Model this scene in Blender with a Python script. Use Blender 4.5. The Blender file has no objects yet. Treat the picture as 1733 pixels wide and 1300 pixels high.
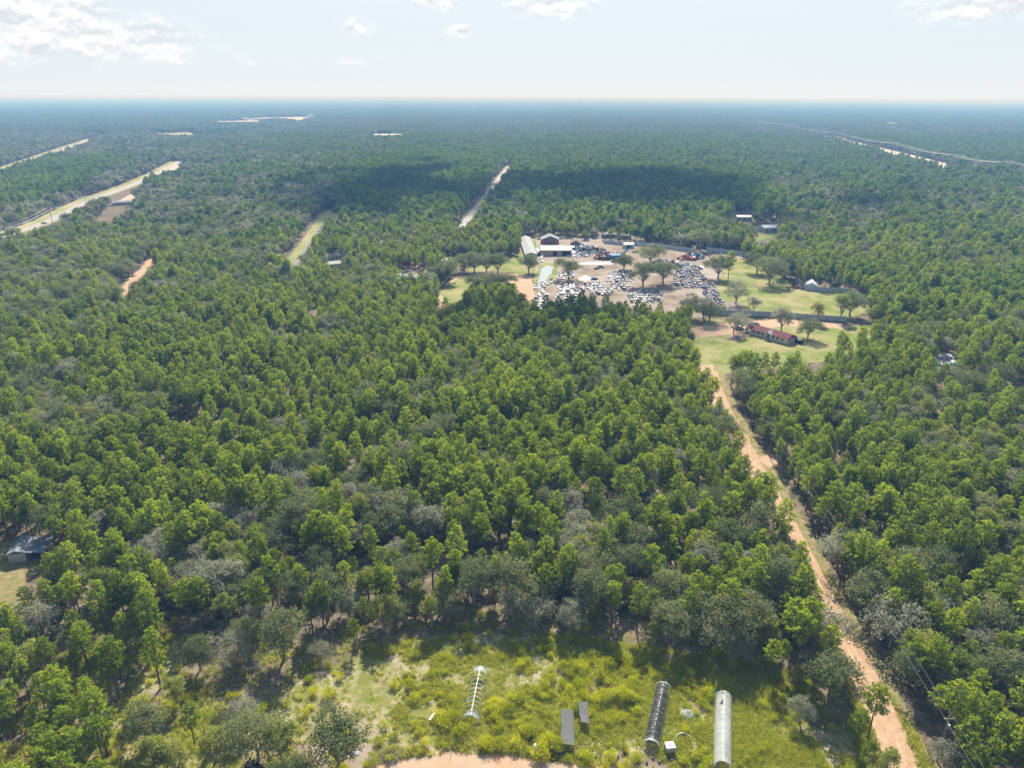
import bpy, bmesh, math, random
import numpy as np
from mathutils import Matrix, Vector, Euler
R = math.radians
rng = random.Random(7)
nrg = np.random.default_rng(11)
sc = bpy.context.scene
col = sc.collection

# ------------------------------------------------------------------ camera, sky, sun, exposure
F_PX, CAM_H, PITCH, ROLL = 1246.0, 110.0, 21.27, 0.25
cd = bpy.data.cameras.new('camera')
cd.sensor_width = 36.0; cd.lens = 36.0 * F_PX / 1733.0
cd.clip_start = 1.0; cd.clip_end = 200000.0
cam = bpy.data.objects.new('camera', cd); col.objects.link(cam)
CAM_M = Matrix.Rotation(R(90 - PITCH), 3, 'X') @ Matrix.Rotation(R(ROLL), 3, 'Z')
cam.matrix_world = Matrix.Translation((0, 0, CAM_H)) @ CAM_M.to_4x4()
sc.camera = cam

SUN_EL, SUN_AZ = 41.0, 4.0            # degrees; azimuth measured from +Y towards +X
sd = bpy.data.lights.new('sun', 'SUN'); sd.energy = 4.6; sd.angle = R(0.55); sd.color = (1.0, 0.94, 0.84)
sun = bpy.data.objects.new('sun', sd); col.objects.link(sun)
sun.rotation_euler = (-(math.pi / 2 - R(SUN_EL)), 0, -R(SUN_AZ)); sun.location = (0, 0, 300)

def ray(px, py):
    v = CAM_M @ Vector(((px - 866.5) / F_PX, -(py - 650.0) / F_PX, -1.0))
    return v.normalized()

world = bpy.data.worlds.new('World'); sc.world = world; world.use_nodes = True
def build_world():
    nt = world.node_tree; N = nt.nodes; L = nt.links
    N.clear()
    out = N.new('ShaderNodeOutputWorld'); bg = N.new('ShaderNodeBackground')
    sky = N.new('ShaderNodeTexSky'); sky.sky_type = 'NISHITA'; sky.sun_disc = False
    sky.sun_elevation = R(SUN_EL); sky.sun_rotation = R(SUN_AZ)
    sky.altitude = 60; sky.air_density = 1.0; sky.dust_density = 0.7; sky.ozone_density = 1.2
    tc = N.new('ShaderNodeTexCoord'); sp = N.new('ShaderNodeSeparateXYZ')
    L.new(tc.outputs['Generated'], sp.inputs[0])
    def m(op, a, b=None, c=None):
        n = N.new('ShaderNodeMath'); n.operation = op
        for i, x in enumerate((a, b, c)):
            if x is None: continue
            if isinstance(x, (int, float)): n.inputs[i].default_value = x
            else: L.new(x, n.inputs[i])
        return n.outputs[0]
    az = m('ARCTAN2', sp.outputs[0], sp.outputs[1]); el = m('ARCSINE', sp.outputs[2])
    def fbm(scale, ey, detail, dz=0.0, dist=0.0):
        cb = N.new('ShaderNodeCombineXYZ')
        L.new(m('MULTIPLY', az, scale), cb.inputs[0])
        L.new(m('MULTIPLY', m('ADD', el, dz), scale * ey), cb.inputs[1])
        t = N.new('ShaderNodeTexNoise'); t.inputs['Scale'].default_value = 1.0
        t.inputs['Detail'].default_value = detail; t.inputs['Roughness'].default_value = 0.6
        t.inputs['Distortion'].default_value = dist
        L.new(cb.outputs[0], t.inputs['Vector']); return t.outputs['Fac']
    n1 = fbm(26, 1.7, 7); n2 = fbm(26, 1.7, 7, 0.006); n3 = fbm(5, 4.0, 5, 0, 0.6)
    # cumulus seen in the photograph: (px, py, half width px, half height px, weight)
    blobs = [(60, 30, 150, 55, 1.0), (190, 68, 160, 36, 1.0), (50, 75, 70, 30, .9), (300, 85, 70, 16, .7), (595, 44, 34, 20, .95),
             (740, 4, 58, 16, 1), (775, 52, 36, 13, .85), (930, 10, 85, 22, 1), (1650, 14, 100, 22, 1), (600, 102, 110, 22, .55),
             (440, 100, 90, 26, .5), (890, 96, 40, 12, .5), (1010, 100, 60, 10, .4), (1710, 35, 70, 10, .5), (1200, 118, 80, 9, .35), (1060, 60, 150, 12, .25)]
    u = None
    for (px, py, hw, hh, w) in blobs:
        d = ray(px, py); a0 = math.atan2(d.x, d.y); e0 = math.asin(d.z)
        q = m('ADD', m('POWER', m('DIVIDE', m('SUBTRACT', az, a0), hw / F_PX), 2.0), m('POWER', m('DIVIDE', m('SUBTRACT', el, e0), hh / F_PX), 2.0))
        g = m('MULTIPLY', m('EXPONENT', m('MULTIPLY', q, -0.9)), w)
        u = g if u is None else m('MAXIMUM', u, g)
    gen = N.new('ShaderNodeMapRange'); gen.inputs[1].default_value = .55; gen.inputs[2].default_value = .85; gen.inputs[4].default_value = .4
    L.new(n3, gen.inputs[0])
    u = m('MAXIMUM', u, gen.outputs[0])
    dn = N.new('ShaderNodeMapRange'); dn.interpolation_type = 'SMOOTHSTEP'
    L.new(m('MULTIPLY_ADD', n1, 1.15, m('MULTIPLY', u, 0.85)), dn.inputs[0])
    dn.inputs[1].default_value = 0.93; dn.inputs[2].default_value = 1.42
    sh = N.new('ShaderNodeMapRange'); L.new(m('SUBTRACT', n1, n2), sh.inputs[0])
    sh.inputs[1].default_value = -0.10; sh.inputs[2].default_value = 0.06
    cmix = N.new('ShaderNodeMixRGB'); cmix.inputs[1].default_value = (*CLOUD_DARK, 1); cmix.inputs[2].default_value = (*CLOUD_LIT, 1)
    L.new(sh.outputs[0], cmix.inputs[0])
    # thin high veil evens the blue out as in the photograph
    veil = N.new('ShaderNodeMixRGB'); L.new(m('MULTIPLY', m('EXPONENT', m('MULTIPLY', m('POWER', m('DIVIDE', m('ABSOLUTE', el), .5), 2.0), -1.0)), VEIL), veil.inputs[0]); hl = N.new('ShaderNodeMixRGB'); hl.inputs[1].default_value = (*VEIL_COL, 1); hl.inputs[2].default_value = (*HORIZON_COL, 1); L.new(m('EXPONENT', m('DIVIDE', m('ABSOLUTE', el), -.045)), hl.inputs[0]); L.new(hl.outputs[0], veil.inputs[2])
    L.new(sky.outputs[0], veil.inputs[1])
    mx = N.new('ShaderNodeMixRGB'); L.new(m('MULTIPLY', dn.outputs[0], .9), mx.inputs[0])
    L.new(veil.outputs[0], mx.inputs[1]); L.new(cmix.outputs[0], mx.inputs[2])
    L.new(mx.outputs[0], bg.inputs[0]); bg.inputs[1].default_value = SKY_STRENGTH
    L.new(bg.outputs[0], out.inputs[0])
SKY_STRENGTH = 0.085
HAZE = 2.5e-4
CLOUD_LIT, CLOUD_DARK = (6.5, 6.5, 6.5), (4.5, 4.8, 5.1)
VEIL, VEIL_COL = 0.97, (4.6, 5.15, 5.6)
HORIZON_COL = (5.15, 5.4, 5.45)
build_world()
sc.view_settings.view_transform = 'Standard'; sc.view_settings.look = 'None'
sc.view_settings.exposure = 0.95; sc.view_settings.gamma = 1.0; sc.view_settings.use_curve_mapping = False
cy = sc.cycles
cy.max_bounces = 5; cy.diffuse_bounces = 3; cy.glossy_bounces = 2; cy.transmission_bounces = 4; cy.volume_bounces = 0
cy.transparent_max_bounces = 8; cy.caustics_reflective = False; cy.caustics_refractive = False
cy.use_denoising = True; cy.use_adaptive_sampling = True; cy.adaptive_threshold = 0.02; cy.sample_clamp_indirect = 4.0

# ------------------------------------------------------------------ helpers
def g(px, py, z=0.0):
    """ground point (at height z) that was surveyed at this pixel of the photograph"""
    d = ray(px, py); t = (z - CAM_H) / d.z
    return (d.x * t, d.y * t)
def G(pts): return [g(*p) for p in pts]

def tag(o, label=None, cat=None, group=None, kind=None):
    if label: o['label'] = label
    if cat: o['category'] = cat
    if group: o['group'] = group
    if kind: o['kind'] = kind
    return o
def link(name, me, parent=None):
    o = bpy.data.objects.new(name, me); col.objects.link(o)
    if parent: o.parent = parent
    return o
def empty(name, loc, rz=0.0, label=None, cat=None, group=None):
    o = link(name, None); o.location = loc; o.rotation_euler = (0, 0, rz); o.empty_display_size = .5
    return tag(o, label, cat, group)

class MB:
    def __init__(s): s.v = []; s.f = []; s.m = []
    def add(s, vs, fs, mi=0):
        b = len(s.v); s.v += [tuple(v) for v in vs]; s.f += [tuple(i + b for i in f) for f in fs]; s.m += [mi] * len(fs); return s
    def box(s, x0, x1, y0, y1, z0, z1, mi=0, rz=0.0, c=(0, 0, 0)):
        vs = [(x, y, z) for z in (z0, z1) for x, y in ((x0, y0), (x1, y0), (x1, y1), (x0, y1))]
        ca, sa = math.cos(rz), math.sin(rz)
        vs = [(c[0] + x * ca - y * sa, c[1] + x * sa + y * ca, c[2] + z) for x, y, z in vs]
        return s.add(vs, [(3, 2, 1, 0), (4, 5, 6, 7), (0, 1, 5, 4), (1, 2, 6, 5), (2, 3, 7, 6), (3, 0, 4, 7)], mi)
    def tube(s, pts, rad, n=6, mi=0, cap=True):
        pts = [Vector(p) for p in pts]
        if not isinstance(rad, (list, tuple)): rad = [rad] * len(pts)
        vs = []; fs = []
        for i, p in enumerate(pts):
            t = (pts[min(i + 1, len(pts) - 1)] - pts[max(i - 1, 0)]).normalized()
            a = t.cross(Vector((0, 0, 1)))
            if a.length < 1e-3: a = Vector((1, 0, 0))
            a.normalize(); b = t.cross(a)
            for k in range(n):
                th = 2 * math.pi * k / n
                vs.append(p + (a * math.cos(th) + b * math.sin(th)) * rad[i])
        for i in range(len(pts) - 1):
            for k in range(n):
                k2 = (k + 1) % n
                fs.append((i * n + k, i * n + k2, (i + 1) * n + k2, (i + 1) * n + k))
        if cap: fs.append(tuple(range(n))[::-1]); fs.append(tuple((len(pts) - 1) * n + k for k in range(n)))
        return s.add(vs, fs, mi)
    def mesh(s, name, mats, smooth=False):
        me = bpy.data.meshes.new(name); me.from_pydata(s.v, [], s.f)
        for mt in (mats if isinstance(mats, (list, tuple)) else [mats]): me.materials.append(mt)
        me.polygons.foreach_set('material_index', s.m)
        if smooth: me.polygons.foreach_set('use_smooth', [True] * len(s.f))
        me.update(); return me
    def build(s, name, mats, parent=None, smooth=False): return link(name, s.mesh(name, mats, smooth), parent)

# value noise for planning where things grow
def vnoise(x, y, scale, seed=0):
    x = np.asarray(x, float) / scale; y = np.asarray(y, float) / scale
    xi = np.floor(x).astype(np.int64); yi = np.floor(y).astype(np.int64)
    fx = x - xi; fy = y - yi; fx = fx * fx * (3 - 2 * fx); fy = fy * fy * (3 - 2 * fy)
    def h(a, b):
        n = (a * 374761393 + b * 668265263 + seed * 1442695041) & 0x7fffffff
        n = ((n ^ (n >> 13)) * 1274126177) & 0x7fffffff
        return ((n ^ (n >> 16)) & 0xffff) / 65535.0
    return (h(xi, yi) * (1 - fx) + h(xi + 1, yi) * fx) * (1 - fy) + (h(xi, yi + 1) * (1 - fx) + h(xi + 1, yi + 1) * fx) * fy
def inpoly(x, y, poly):
    r = np.zeros(x.shape, bool); n = len(poly); j = n - 1
    for i in range(n):
        xi, yi = poly[i]; xj, yj = poly[j]
        if yi != yj:
            r ^= ((yi > y) != (yj > y)) & (x < (xj - xi) * (y - yi) / (yj - yi) + xi)
        j = i
    return r
def dpoly(x, y, line):
    d = np.full(x.shape, 1e9)
    for (ax, ay), (bx, by) in zip(line[:-1], line[1:]):
        l2 = (bx - ax) ** 2 + (by - ay) ** 2
        t = np.clip(((x - ax) * (bx - ax) + (y - ay) * (by - ay)) / l2, 0, 1)
        d = np.minimum(d, np.hypot(x - ax - t * (bx - ax), y - ay - t * (by - ay)))
    return d

# ------------------------------------------------------------------ materials
MATS = {}
def mat_base(name):
    m = bpy.data.materials.new(name); m.use_nodes = True; nt = m.node_tree
    b = nt.nodes['Principled BSDF']; MATS[name] = m
    return m, nt, nt.nodes, nt.links, b
def plain(name, c, rough=.7, metal=0.0, var=.12, scale=.6, spec=.3):
    m, nt, N, L, b = mat_base(name)
    b.inputs['Roughness'].default_value = rough; b.inputs['Metallic'].default_value = metal; b.inputs['Specular IOR Level'].default_value = spec
    t = N.new('ShaderNodeTexNoise'); t.inputs['Scale'].default_value = scale; t.inputs['Detail'].default_value = 5
    tc = N.new('ShaderNodeTexCoord'); L.new(tc.outputs['Object'], t.inputs['Vector'])
    r = N.new('ShaderNodeMapRange'); r.inputs[1].default_value = .3; r.inputs[2].default_value = .7; r.inputs[3].default_value = 1 - var; r.inputs[4].default_value = 1 + var
    L.new(t.outputs['Fac'], r.inputs[0])
    h = N.new('ShaderNodeHueSaturation'); h.inputs['Color'].default_value = (*c, 1); L.new(r.outputs[0], h.inputs['Value'])
    L.new(h.outputs[0], b.inputs['Base Color']); return m
def ground_mat(name, cols, scales, rough=.95, bump=.0, coarse=None, contrast=.13):
    """several colours mixed by world-space noises; the first is the base"""
    m, nt, N, L, b = mat_base(name); b.inputs['Roughness'].default_value = rough; b.inputs['Specular IOR Level'].default_value = .08
    geo = N.new('ShaderNodeNewGeometry'); prev = None
    for i, (c, s) in enumerate(zip(cols, scales)):
        if i == 0:
            rgb = N.new('ShaderNodeRGB'); rgb.outputs[0].default_value = (*c, 1); prev = rgb.outputs[0]; continue
        mp = N.new('ShaderNodeMapping'); mp.inputs['Location'].default_value = (i * 131.7, i * 57.3, 0); L.new(geo.outputs['Position'], mp.inputs[0])
        t = N.new('ShaderNodeTexNoise'); t.inputs['Scale'].default_value = s; t.inputs['Detail'].default_value = 6; t.inputs['Roughness'].default_value = .62
        L.new(mp.outputs[0], t.inputs['Vector'])
        r = N.new('ShaderNodeMapRange'); r.inputs[1].default_value = .5 - contrast / 2; r.inputs[2].default_value = .5 + contrast; L.new(t.outputs['Fac'], r.inputs[0])
        x = N.new('ShaderNodeMixRGB'); L.new(r.outputs[0], x.inputs[0]); L.new(prev, x.inputs[1]); x.inputs[2].default_value = (*c, 1); prev = x.outputs[0]
    L.new(prev, b.inputs['Base Color'])
    if bump:
        t = N.new('ShaderNodeTexNoise'); t.inputs['Scale'].default_value = 2.2; t.inputs['Detail'].default_value = 4; L.new(geo.outputs['Position'], t.inputs['Vector'])
        bp = N.new('ShaderNodeBump'); bp.inputs['Strength'].default_value = bump; bp.inputs['Distance'].default_value = .3
        L.new(t.outputs['Fac'], bp.inputs['Height']); L.new(bp.outputs[0], b.inputs['Normal'])
    return m
def leaf_mat(name, c0, c1, c2, trans=.35, rough=.8, spec=.08, loc=True):
    """c0..c1 by tree, c2 tints whole patches of the wood; leaves let some light through"""
    m, nt, N, L, b = mat_base(name)
    oi = N.new('ShaderNodeObjectInfo'); at = N.new('ShaderNodeAttribute'); at.attribute_name = 'tone'
    geo = N.new('ShaderNodeNewGeometry')
    add = N.new('ShaderNodeMath'); add.operation = 'MULTIPLY_ADD'; L.new(at.outputs['Fac'], add.inputs[0]); add.inputs[1].default_value = .40
    if loc:
        s = N.new('ShaderNodeMath'); s.operation = 'MULTIPLY'; L.new(oi.outputs['Random'], s.inputs[0]); s.inputs[1].default_value = .65; L.new(s.outputs[0], add.inputs[2])
    else: add.inputs[2].default_value = .2
    x = N.new('ShaderNodeMixRGB'); L.new(add.outputs[0], x.inputs[0]); x.inputs[1].default_value = (*c0, 1); x.inputs[2].default_value = (*c1, 1)
    t = N.new('ShaderNodeTexNoise'); t.inputs['Scale'].default_value = .011; t.inputs['Detail'].default_value = 4
    L.new(oi.outputs['Location'] if loc else geo.outputs['Position'], t.inputs['Vector'])
    r = N.new('ShaderNodeMapRange'); r.inputs[1].default_value = .45; r.inputs[2].default_value = .68; r.inputs[4].default_value = .75; L.new(t.outputs['Fac'], r.inputs[0])
    x2 = N.new('ShaderNodeMixRGB'); L.new(r.outputs[0], x2.inputs[0]); L.new(x.outputs[0], x2.inputs[1]); x2.inputs[2].default_value = (*c2, 1)
    L.new(x2.outputs[0], b.inputs['Base Color']); b.inputs['Roughness'].default_value = rough; b.inputs['Specular IOR Level'].default_value = spec
    tr = N.new('ShaderNodeBsdfTranslucent'); hs = N.new('ShaderNodeHueSaturation'); hs.inputs['Value'].default_value = 1.5; hs.inputs['Saturation'].default_value = 1.08
    L.new(x2.outputs[0], hs.inputs['Color']); L.new(hs.outputs[0], tr.inputs[0])
    ms = N.new('ShaderNodeMixShader'); ms.inputs[0].default_value = trans; L.new(b.outputs[0], ms.inputs[1]); L.new(tr.outputs[0], ms.inputs[2])
    L.new(ms.outputs[0], N['Material Output'].inputs[0]); return m

M_FLOOR = ground_mat('forest_floor', [(.10, .078, .05), (.17, .13, .085), (.06, .075, .022), (.26, .2, .14)], [1, .09, .05, .35], bump=.3)
M_CLEAR = ground_mat('clearing_ground', [(.31, .26, .15), (.21, .18, .085), (.18, .20, .03), (.45, .37, .27), (.15, .18, .02)], [1, .30, .085, .16, .6], bump=.4)
M_LITTER = ground_mat('leaf_litter', [(.20, .155, .12), (.30, .235, .18), (.14, .11, .08), (.13, .13, .04)], [1, .35, .9, .14], bump=.4)
M_SAND = ground_mat('sand', [(.47, .34, .23), (.52, .285, .165), (.40, .31, .215)], [1, .11, .5], bump=.15)
M_ROAD = ground_mat('clay_road', [(.44, .29, .175), (.39, .24, .13), (.47, .34, .225)], [1, .14, .6], bump=.12)
M_VERGE = ground_mat('verge_grass', [(.22, .195, .075), (.14, .16, .035), (.32, .25, .14)], [1, .2, .5], bump=.4)
M_LAWN = ground_mat('lawn', [(.18, .225, .045), (.27, .265, .09), (.125, .175, .03), (.33, .29, .14)], [1, .035, .12, .06], bump=.2)
M_YARD = ground_mat('yard_dirt', [(.255, .20, .145), (.31, .245, .185), (.17, .135, .10), (.36, .31, .26)], [1, .05, .11, .025], bump=.1)
M_ASPH = ground_mat('asphalt_old', [(.23, .225, .22), (.29, .28, .27)], [1, .3])
M_HWY = ground_mat('highway_concrete', [(.36, .33, .31), (.43, .40, .37)], [1, .2])
M_FIELD = ground_mat('far_field', [(.24, .26, .08), (.36, .31, .17)], [1, .02])
M_PALE = ground_mat('pale_clearing', [(.45, .37, .27), (.55, .47, .38)], [1, .02])
M_BARK = plain('bark', (.13, .10, .075), .9, var=.3, scale=3)
M_BARKG = plain('bark_grey', (.27, .245, .21), .9, var=.25, scale=3)
M_TWIG = plain('dead_wood', (.36, .31, .27), .9, var=.3, scale=2)
M_PINE = leaf_mat('pine_needles', (0.105, 0.152, 0.026), (0.335, 0.4, 0.055), (0.205, 0.262, 0.042), trans=0.54)
M_OAK = leaf_mat('oak_leaves', (0.105, 0.138, 0.055), (0.25, 0.272, 0.12), (0.185, 0.205, 0.09), trans=0.4)
M_GREY = leaf_mat('mossy_oak_leaves', (0.21, 0.22, 0.15), (0.36, 0.365, 0.255), (0.27, 0.275, 0.19), trans=0.38)
M_BROAD = leaf_mat('broad_leaves', (0.13, 0.18, 0.045), (0.35, 0.37, 0.095), (0.31, 0.29, 0.1), trans=0.48)
M_PINE2 = leaf_mat('hazed_far_pine_needles', (0.065, 0.115, 0.024), (0.21, 0.285, 0.045), (0.115, 0.175, 0.035), trans=0.45)  # same pines far off; distance haze and crown shade put into the darker, bluer colour
M_OAK2 = leaf_mat('hazed_far_oak_leaves', (0.095, 0.118, 0.055), (0.235, 0.245, 0.125), (0.165, 0.175, 0.085), trans=0.38)  # far oaks, darkened and blued in the colour to deepen the haze
M_SHRUB = leaf_mat('shrub_leaves', (0.19, 0.24, 0.014), (0.6, 0.58, 0.035), (0.38, 0.42, 0.025), trans=0.5)
M_GRASS = leaf_mat('tall_grass', (0.2, 0.26, 0.025), (0.6, 0.55, 0.15), (0.36, 0.4, 0.035), trans=0.45)
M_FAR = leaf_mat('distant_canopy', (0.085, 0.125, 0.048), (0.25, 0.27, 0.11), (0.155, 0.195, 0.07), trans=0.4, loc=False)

def metal_roof(name, c, rough=.65):
    m, nt, N, L, b = mat_base(name); b.inputs['Roughness'].default_value = rough; b.inputs['Metallic'].default_value = .0
    tc = N.new('ShaderNodeTexCoord'); w = N.new('ShaderNodeTexWave'); w.inputs['Scale'].default_value = .9; w.inputs['Distortion'].default_value = .3
    L.new(tc.outputs['Object'], w.inputs['Vector'])
    t = N.new('ShaderNodeTexNoise'); t.inputs['Scale'].default_value = .5; t.inputs['Detail'].default_value = 6; L.new(tc.outputs['Object'], t.inputs['Vector'])
    x = N.new('ShaderNodeMixRGB'); x.inputs[1].default_value = (*[k * .78 for k in c], 1); x.inputs[2].default_value = (*c, 1)
    r = N.new('ShaderNodeMapRange'); r.inputs[1].default_value = .3; r.inputs[2].default_value = .65; L.new(t.outputs['Fac'], r.inputs[0]); L.new(r.outputs[0], x.inputs[0])
    L.new(x.outputs[0], b.inputs['Base Color'])
    bp = N.new('ShaderNodeBump'); bp.inputs['Strength'].default_value = .25; bp.inputs['Distance'].default_value = .05
    L.new(w.outputs['Fac'], bp.inputs['Height']); L.new(bp.outputs[0], b.inputs['Normal']); return m
M_TIN = metal_roof('tin_roof', (.20, .23, .26)); M_TINW = metal_roof('pale_metal_roof', (.27, .245, .205)); M_TING = metal_roof('grey_metal_roof', (.155, .17, .19))
M_MAROON = plain('maroon_shingle', (.15, .045, .05), .9, var=.25, scale=1.5); M_BROWN = plain('brown_shingle', (.23, .15, .125), .9, var=.2)
M_WALL = plain('cream_wall', (.55, .50, .42), .7); M_WHITE = plain('white_paint', (.48, .48, .475), .5, var=.06); M_WALLT = plain('tan_wall', (.40, .32, .26), .7)
M_BRICK = plain('brick_wall', (.30, .17, .13), .8); M_DARK = plain('dark_interior', (.02, .02, .022), .6); M_GLASS = plain('window_glass', (.03, .04, .05), .12, var=.05, spec=.6)
M_BLACK = plain('black_rubber', (.02, .02, .02), .6); M_STEEL = plain('galvanised_steel', (.45, .47, .49), .45, .5); M_FENCE = metal_roof('corrugated_fence', (.40, .46, .49), .5)
M_PVC = plain('white_pipe', (.75, .76, .74), .4, var=.05); M_WOOD = plain('weathered_wood', (.42, .38, .35), .85, var=.25, scale=4); M_POLE = plain('pole_wood', (.26, .22, .18), .9, var=.2)
M_BLUE = plain('blue_paint', (.015, .22, .42), .4); M_RUST = plain('rusty_steel', (.20, .09, .055), .8, var=.35); M_REDB = plain('scrap_red', (.32, .07, .05), .6)
M_TEAL = plain('teal_tarp', (.10, .38, .38), .6); M_WHITEROOF = plain('white_roof', (.72, .72, .71), .5, var=.06)

# ------------------------------------------------------------------ the lie of the land
ROAD = [(66.0, 60.0)] + G([(1527, 1300), (1496, 1215), (1442, 1105), (1402, 1030), (1352, 930), (1302, 835), (1262, 762), (1228, 700), (1209, 655), (1203, 628)])
CLEARING = G([(320, 1070), (430, 1088), (560, 1076), (700, 1052), (830, 1030), (1000, 1050), (1130, 1084), (1270, 1110), (1370, 1150), (1436, 1235), (1466, 1330), (1480, 1480), (240, 1480), (205, 1330), (185, 1225), (255, 1115)])
HOMELAWN = G([(1172, 566), (1196, 540), (1430, 549), (1500, 556), (1440, 600), (1345, 622), (1245, 628), (1205, 640), (1186, 632)])
PASTURE = G([(1236, 436), (1292, 447), (1350, 486), (1362, 490), (1440, 493), (1476, 520), (1440, 541), (1205, 531), (1196, 515), (1215, 480)])
YARD = G([(908, 402), (1020, 407), (1170, 419), (1270, 431), (1232, 446), (1212, 482), (1226, 530), (1170, 540), (1030, 530), (905, 530), (905, 470)])
LANE = G([(1165, 556), (1260, 543), (1330, 540), (1420, 549), (1440, 551), (1430, 557), (1330, 552), (1240, 566), (1185, 572)])
LOOP = G([(735, 520), (742, 492), (775, 466), (830, 462), (900, 466), (906, 500), (905, 530), (870, 530), (872, 480), (800, 478), (770, 520)])
STORE = G([(868, 470), (884, 402), (912, 400), (906, 450), (908, 475)])
SHEDYARD = G([(-60, 900), (70, 925), (60, 960), (40, 1010), (0, 1040), (-60, 1060)])
RPATCH = G([(1570, 672), (1590, 664), (1605, 685), (1592, 700), (1575, 690)])
RLAWN = G([(1690, 655), (1800, 650), (1800, 740), (1745, 745), (1700, 700)])
PAD = G([(1568, 604), (1612, 598), (1618, 612), (1585, 616)])
BACKROAD = G([(700, 390), (880, 401), (912, 400), (980, 403), (1060, 410), (1170, 421), (1300, 436), (1420, 452)])
MIDROAD = G([(780, 385), (800, 360), (818, 338), (835, 315), (845, 300), (862, 280)])
LEFTROAD = G([(488, 452), (505, 432), (530, 395), (545, 372), (560, 355)])
LEFTLANE = G([(560, 455), (600, 440), (640, 415), (655, 402)])
TRAIL = G([(196, 505), (215, 487), (240, 462), (262, 436)])
HWY1 = G([(-160, 438), (-40, 410), (40, 388), (75, 375), (150, 338), (215, 315), (262, 294), (300, 273)])
HWY2 = G([(-200, 345), (-60, 308), (0, 288), (80, 260), (150, 236), (185, 228)])
HWY3 = G([(440, 220), (480, 210), (500, 206), (560, 199)])
POWER = G([(1900, 326), (1733, 300), (1612, 284), (1511, 258), (1420, 236), (1330, 219), (1220, 205), (1125, 192)])
FIELDS = [(G([(282, 292), (296, 276), (312, 274), (300, 292)]), M_PALE, 'field'), (G([(520, 200), (555, 196), (556, 199), (524, 203)]), M_PALE, 'field'), (G([(230, 226), (420, 221), (425, 226), (300, 231)]), M_FIELD, 'field'), (G([(355, 212), (452, 212), (455, 206), (358, 205)]), M_PALE, 'field'), (G([(628, 235), (640, 228), (682, 229), (676, 234)]), M_PALE, 'field'),
          (G([(400, 254), (404, 246), (414, 247), (410, 254)]), M_FIELD, 'field'), (G([(150, 380), (195, 345), (235, 330), (232, 345), (190, 385)]), None, ''), (G([(190, 345), (222, 328), (232, 334), (205, 348)]), M_PALE, 'field'),
          (G([(600, 192), (700, 189), (705, 192), (604, 194)]), M_PALE, 'field'), (G([(1455, 212), (1530, 210), (1532, 213), (1456, 214)]), M_PALE, 'field'), (G([(1485, 254), (1515, 256), (1525, 263), (1500, 262)]), M_FIELD, 'field'),
          (G([(1265, 398), (1310, 390), (1318, 400), (1270, 410)]), M_LAWN, 'field'), (G([(1325, 322), (1350, 316), (1352, 322), (1330, 326)]), M_FIELD, 'field'), (G([(655, 462), (700, 455), (745, 470), (735, 486), (680, 480)]), M_YARD, 'field'),
          (G([(545, 435), (580, 440), (580, 460), (550, 455)]), M_LAWN, 'field'), (G([(730, 440), (790, 432), (800, 448), (740, 452)]), M_LAWN, 'field'), (G([(385, 205), (450, 198), (530, 197), (532, 202), (450, 206)]), M_PALE, 'field'),
          (G([(225, 187), (262, 184), (262, 186), (235, 189)]), M_FIELD, 'field'), (G([(1010, 392), (1085, 398), (1090, 406), (1012, 403)]), M_YARD, 'field'), (G([(1170, 271), (1215, 268), (1218, 273), (1175, 276)]), M_FIELD, 'field')]
ROADS = [(BACKROAD, 7, 8), (MIDROAD, 6, 12), (LEFTROAD, 9, 17), (LEFTLANE, 4, 7), (TRAIL, 6, 9), (HWY1, 22, 24), (HWY2, 22, 26), (HWY3, 18, 36), (POWER, 18, 44)]
SEEN = [(MIDROAD, 4.5), (LEFTROAD, 4.5), (LEFTLANE, 3), (TRAIL, 3), (HWY1, 8), (HWY2, 9), (POWER, 9)]     # strips the photograph looks straight onto

LAYER = [0]
def layer(z): LAYER[0] += 1; return z + LAYER[0] * .0009
def sheet(name, poly, mat, z, jit=1.2, step=4.0, seed=1):
    z = layer(z); r = random.Random(seed); pts = []
    n = len(poly)
    for i in range(n):
        a = Vector(poly[i]); b = Vector(poly[(i + 1) % n]); k = max(1, int((b - a).length / step))
        d = (b - a).normalized(); nn = Vector((-d.y, d.x))
        for q in range(k):
            p = a + (b - a) * (q / k) + nn * r.uniform(-jit, jit); pts.append((p.x, p.y, z))
    bm = bmesh.new(); f = bm.faces.new([bm.verts.new(p) for p in pts])
    if f.normal.z < 0 or sum(pts[i][0] * pts[(i + 1) % len(pts)][1] - pts[(i + 1) % len(pts)][0] * pts[i][1] for i in range(len(pts))) < 0: f.normal_flip()
    bmesh.ops.triangulate(bm, faces=bm.faces[:])
    me = bpy.data.meshes.new(name); bm.to_mesh(me); bm.free(); me.materials.append(mat)
    return tag(link(name, me), kind='structure')
def strip(name, line, w, mat, z, off=0.0, jit=.25, step=4.0, seed=1):
    z = layer(z); r = random.Random(seed); P = []
    for a, b in zip(line[:-1], line[1:]):
        a = Vector(a); b = Vector(b); k = max(1, int((b - a).length / step))
        P += [a + (b - a) * (q / k) for q in range(k)]
    P.append(Vector(line[-1])); vs = []
    for i, p in enumerate(P):
        t = (P[min(i + 2, len(P) - 1)] - P[max(i - 2, 0)]).normalized(); nn = Vector((t.y, -t.x))
        for s in (-1, 1):
            q = p + nn * (off + s * w / 2 + r.uniform(-jit, jit)); vs.append((q.x, q.y, z))
    fs = [(2 * i, 2 * i + 1, 2 * i + 3, 2 * i + 2) for i in range(len(P) - 1)]
    return tag(MB().add(vs, fs).build(name, mat), kind='structure')

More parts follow.
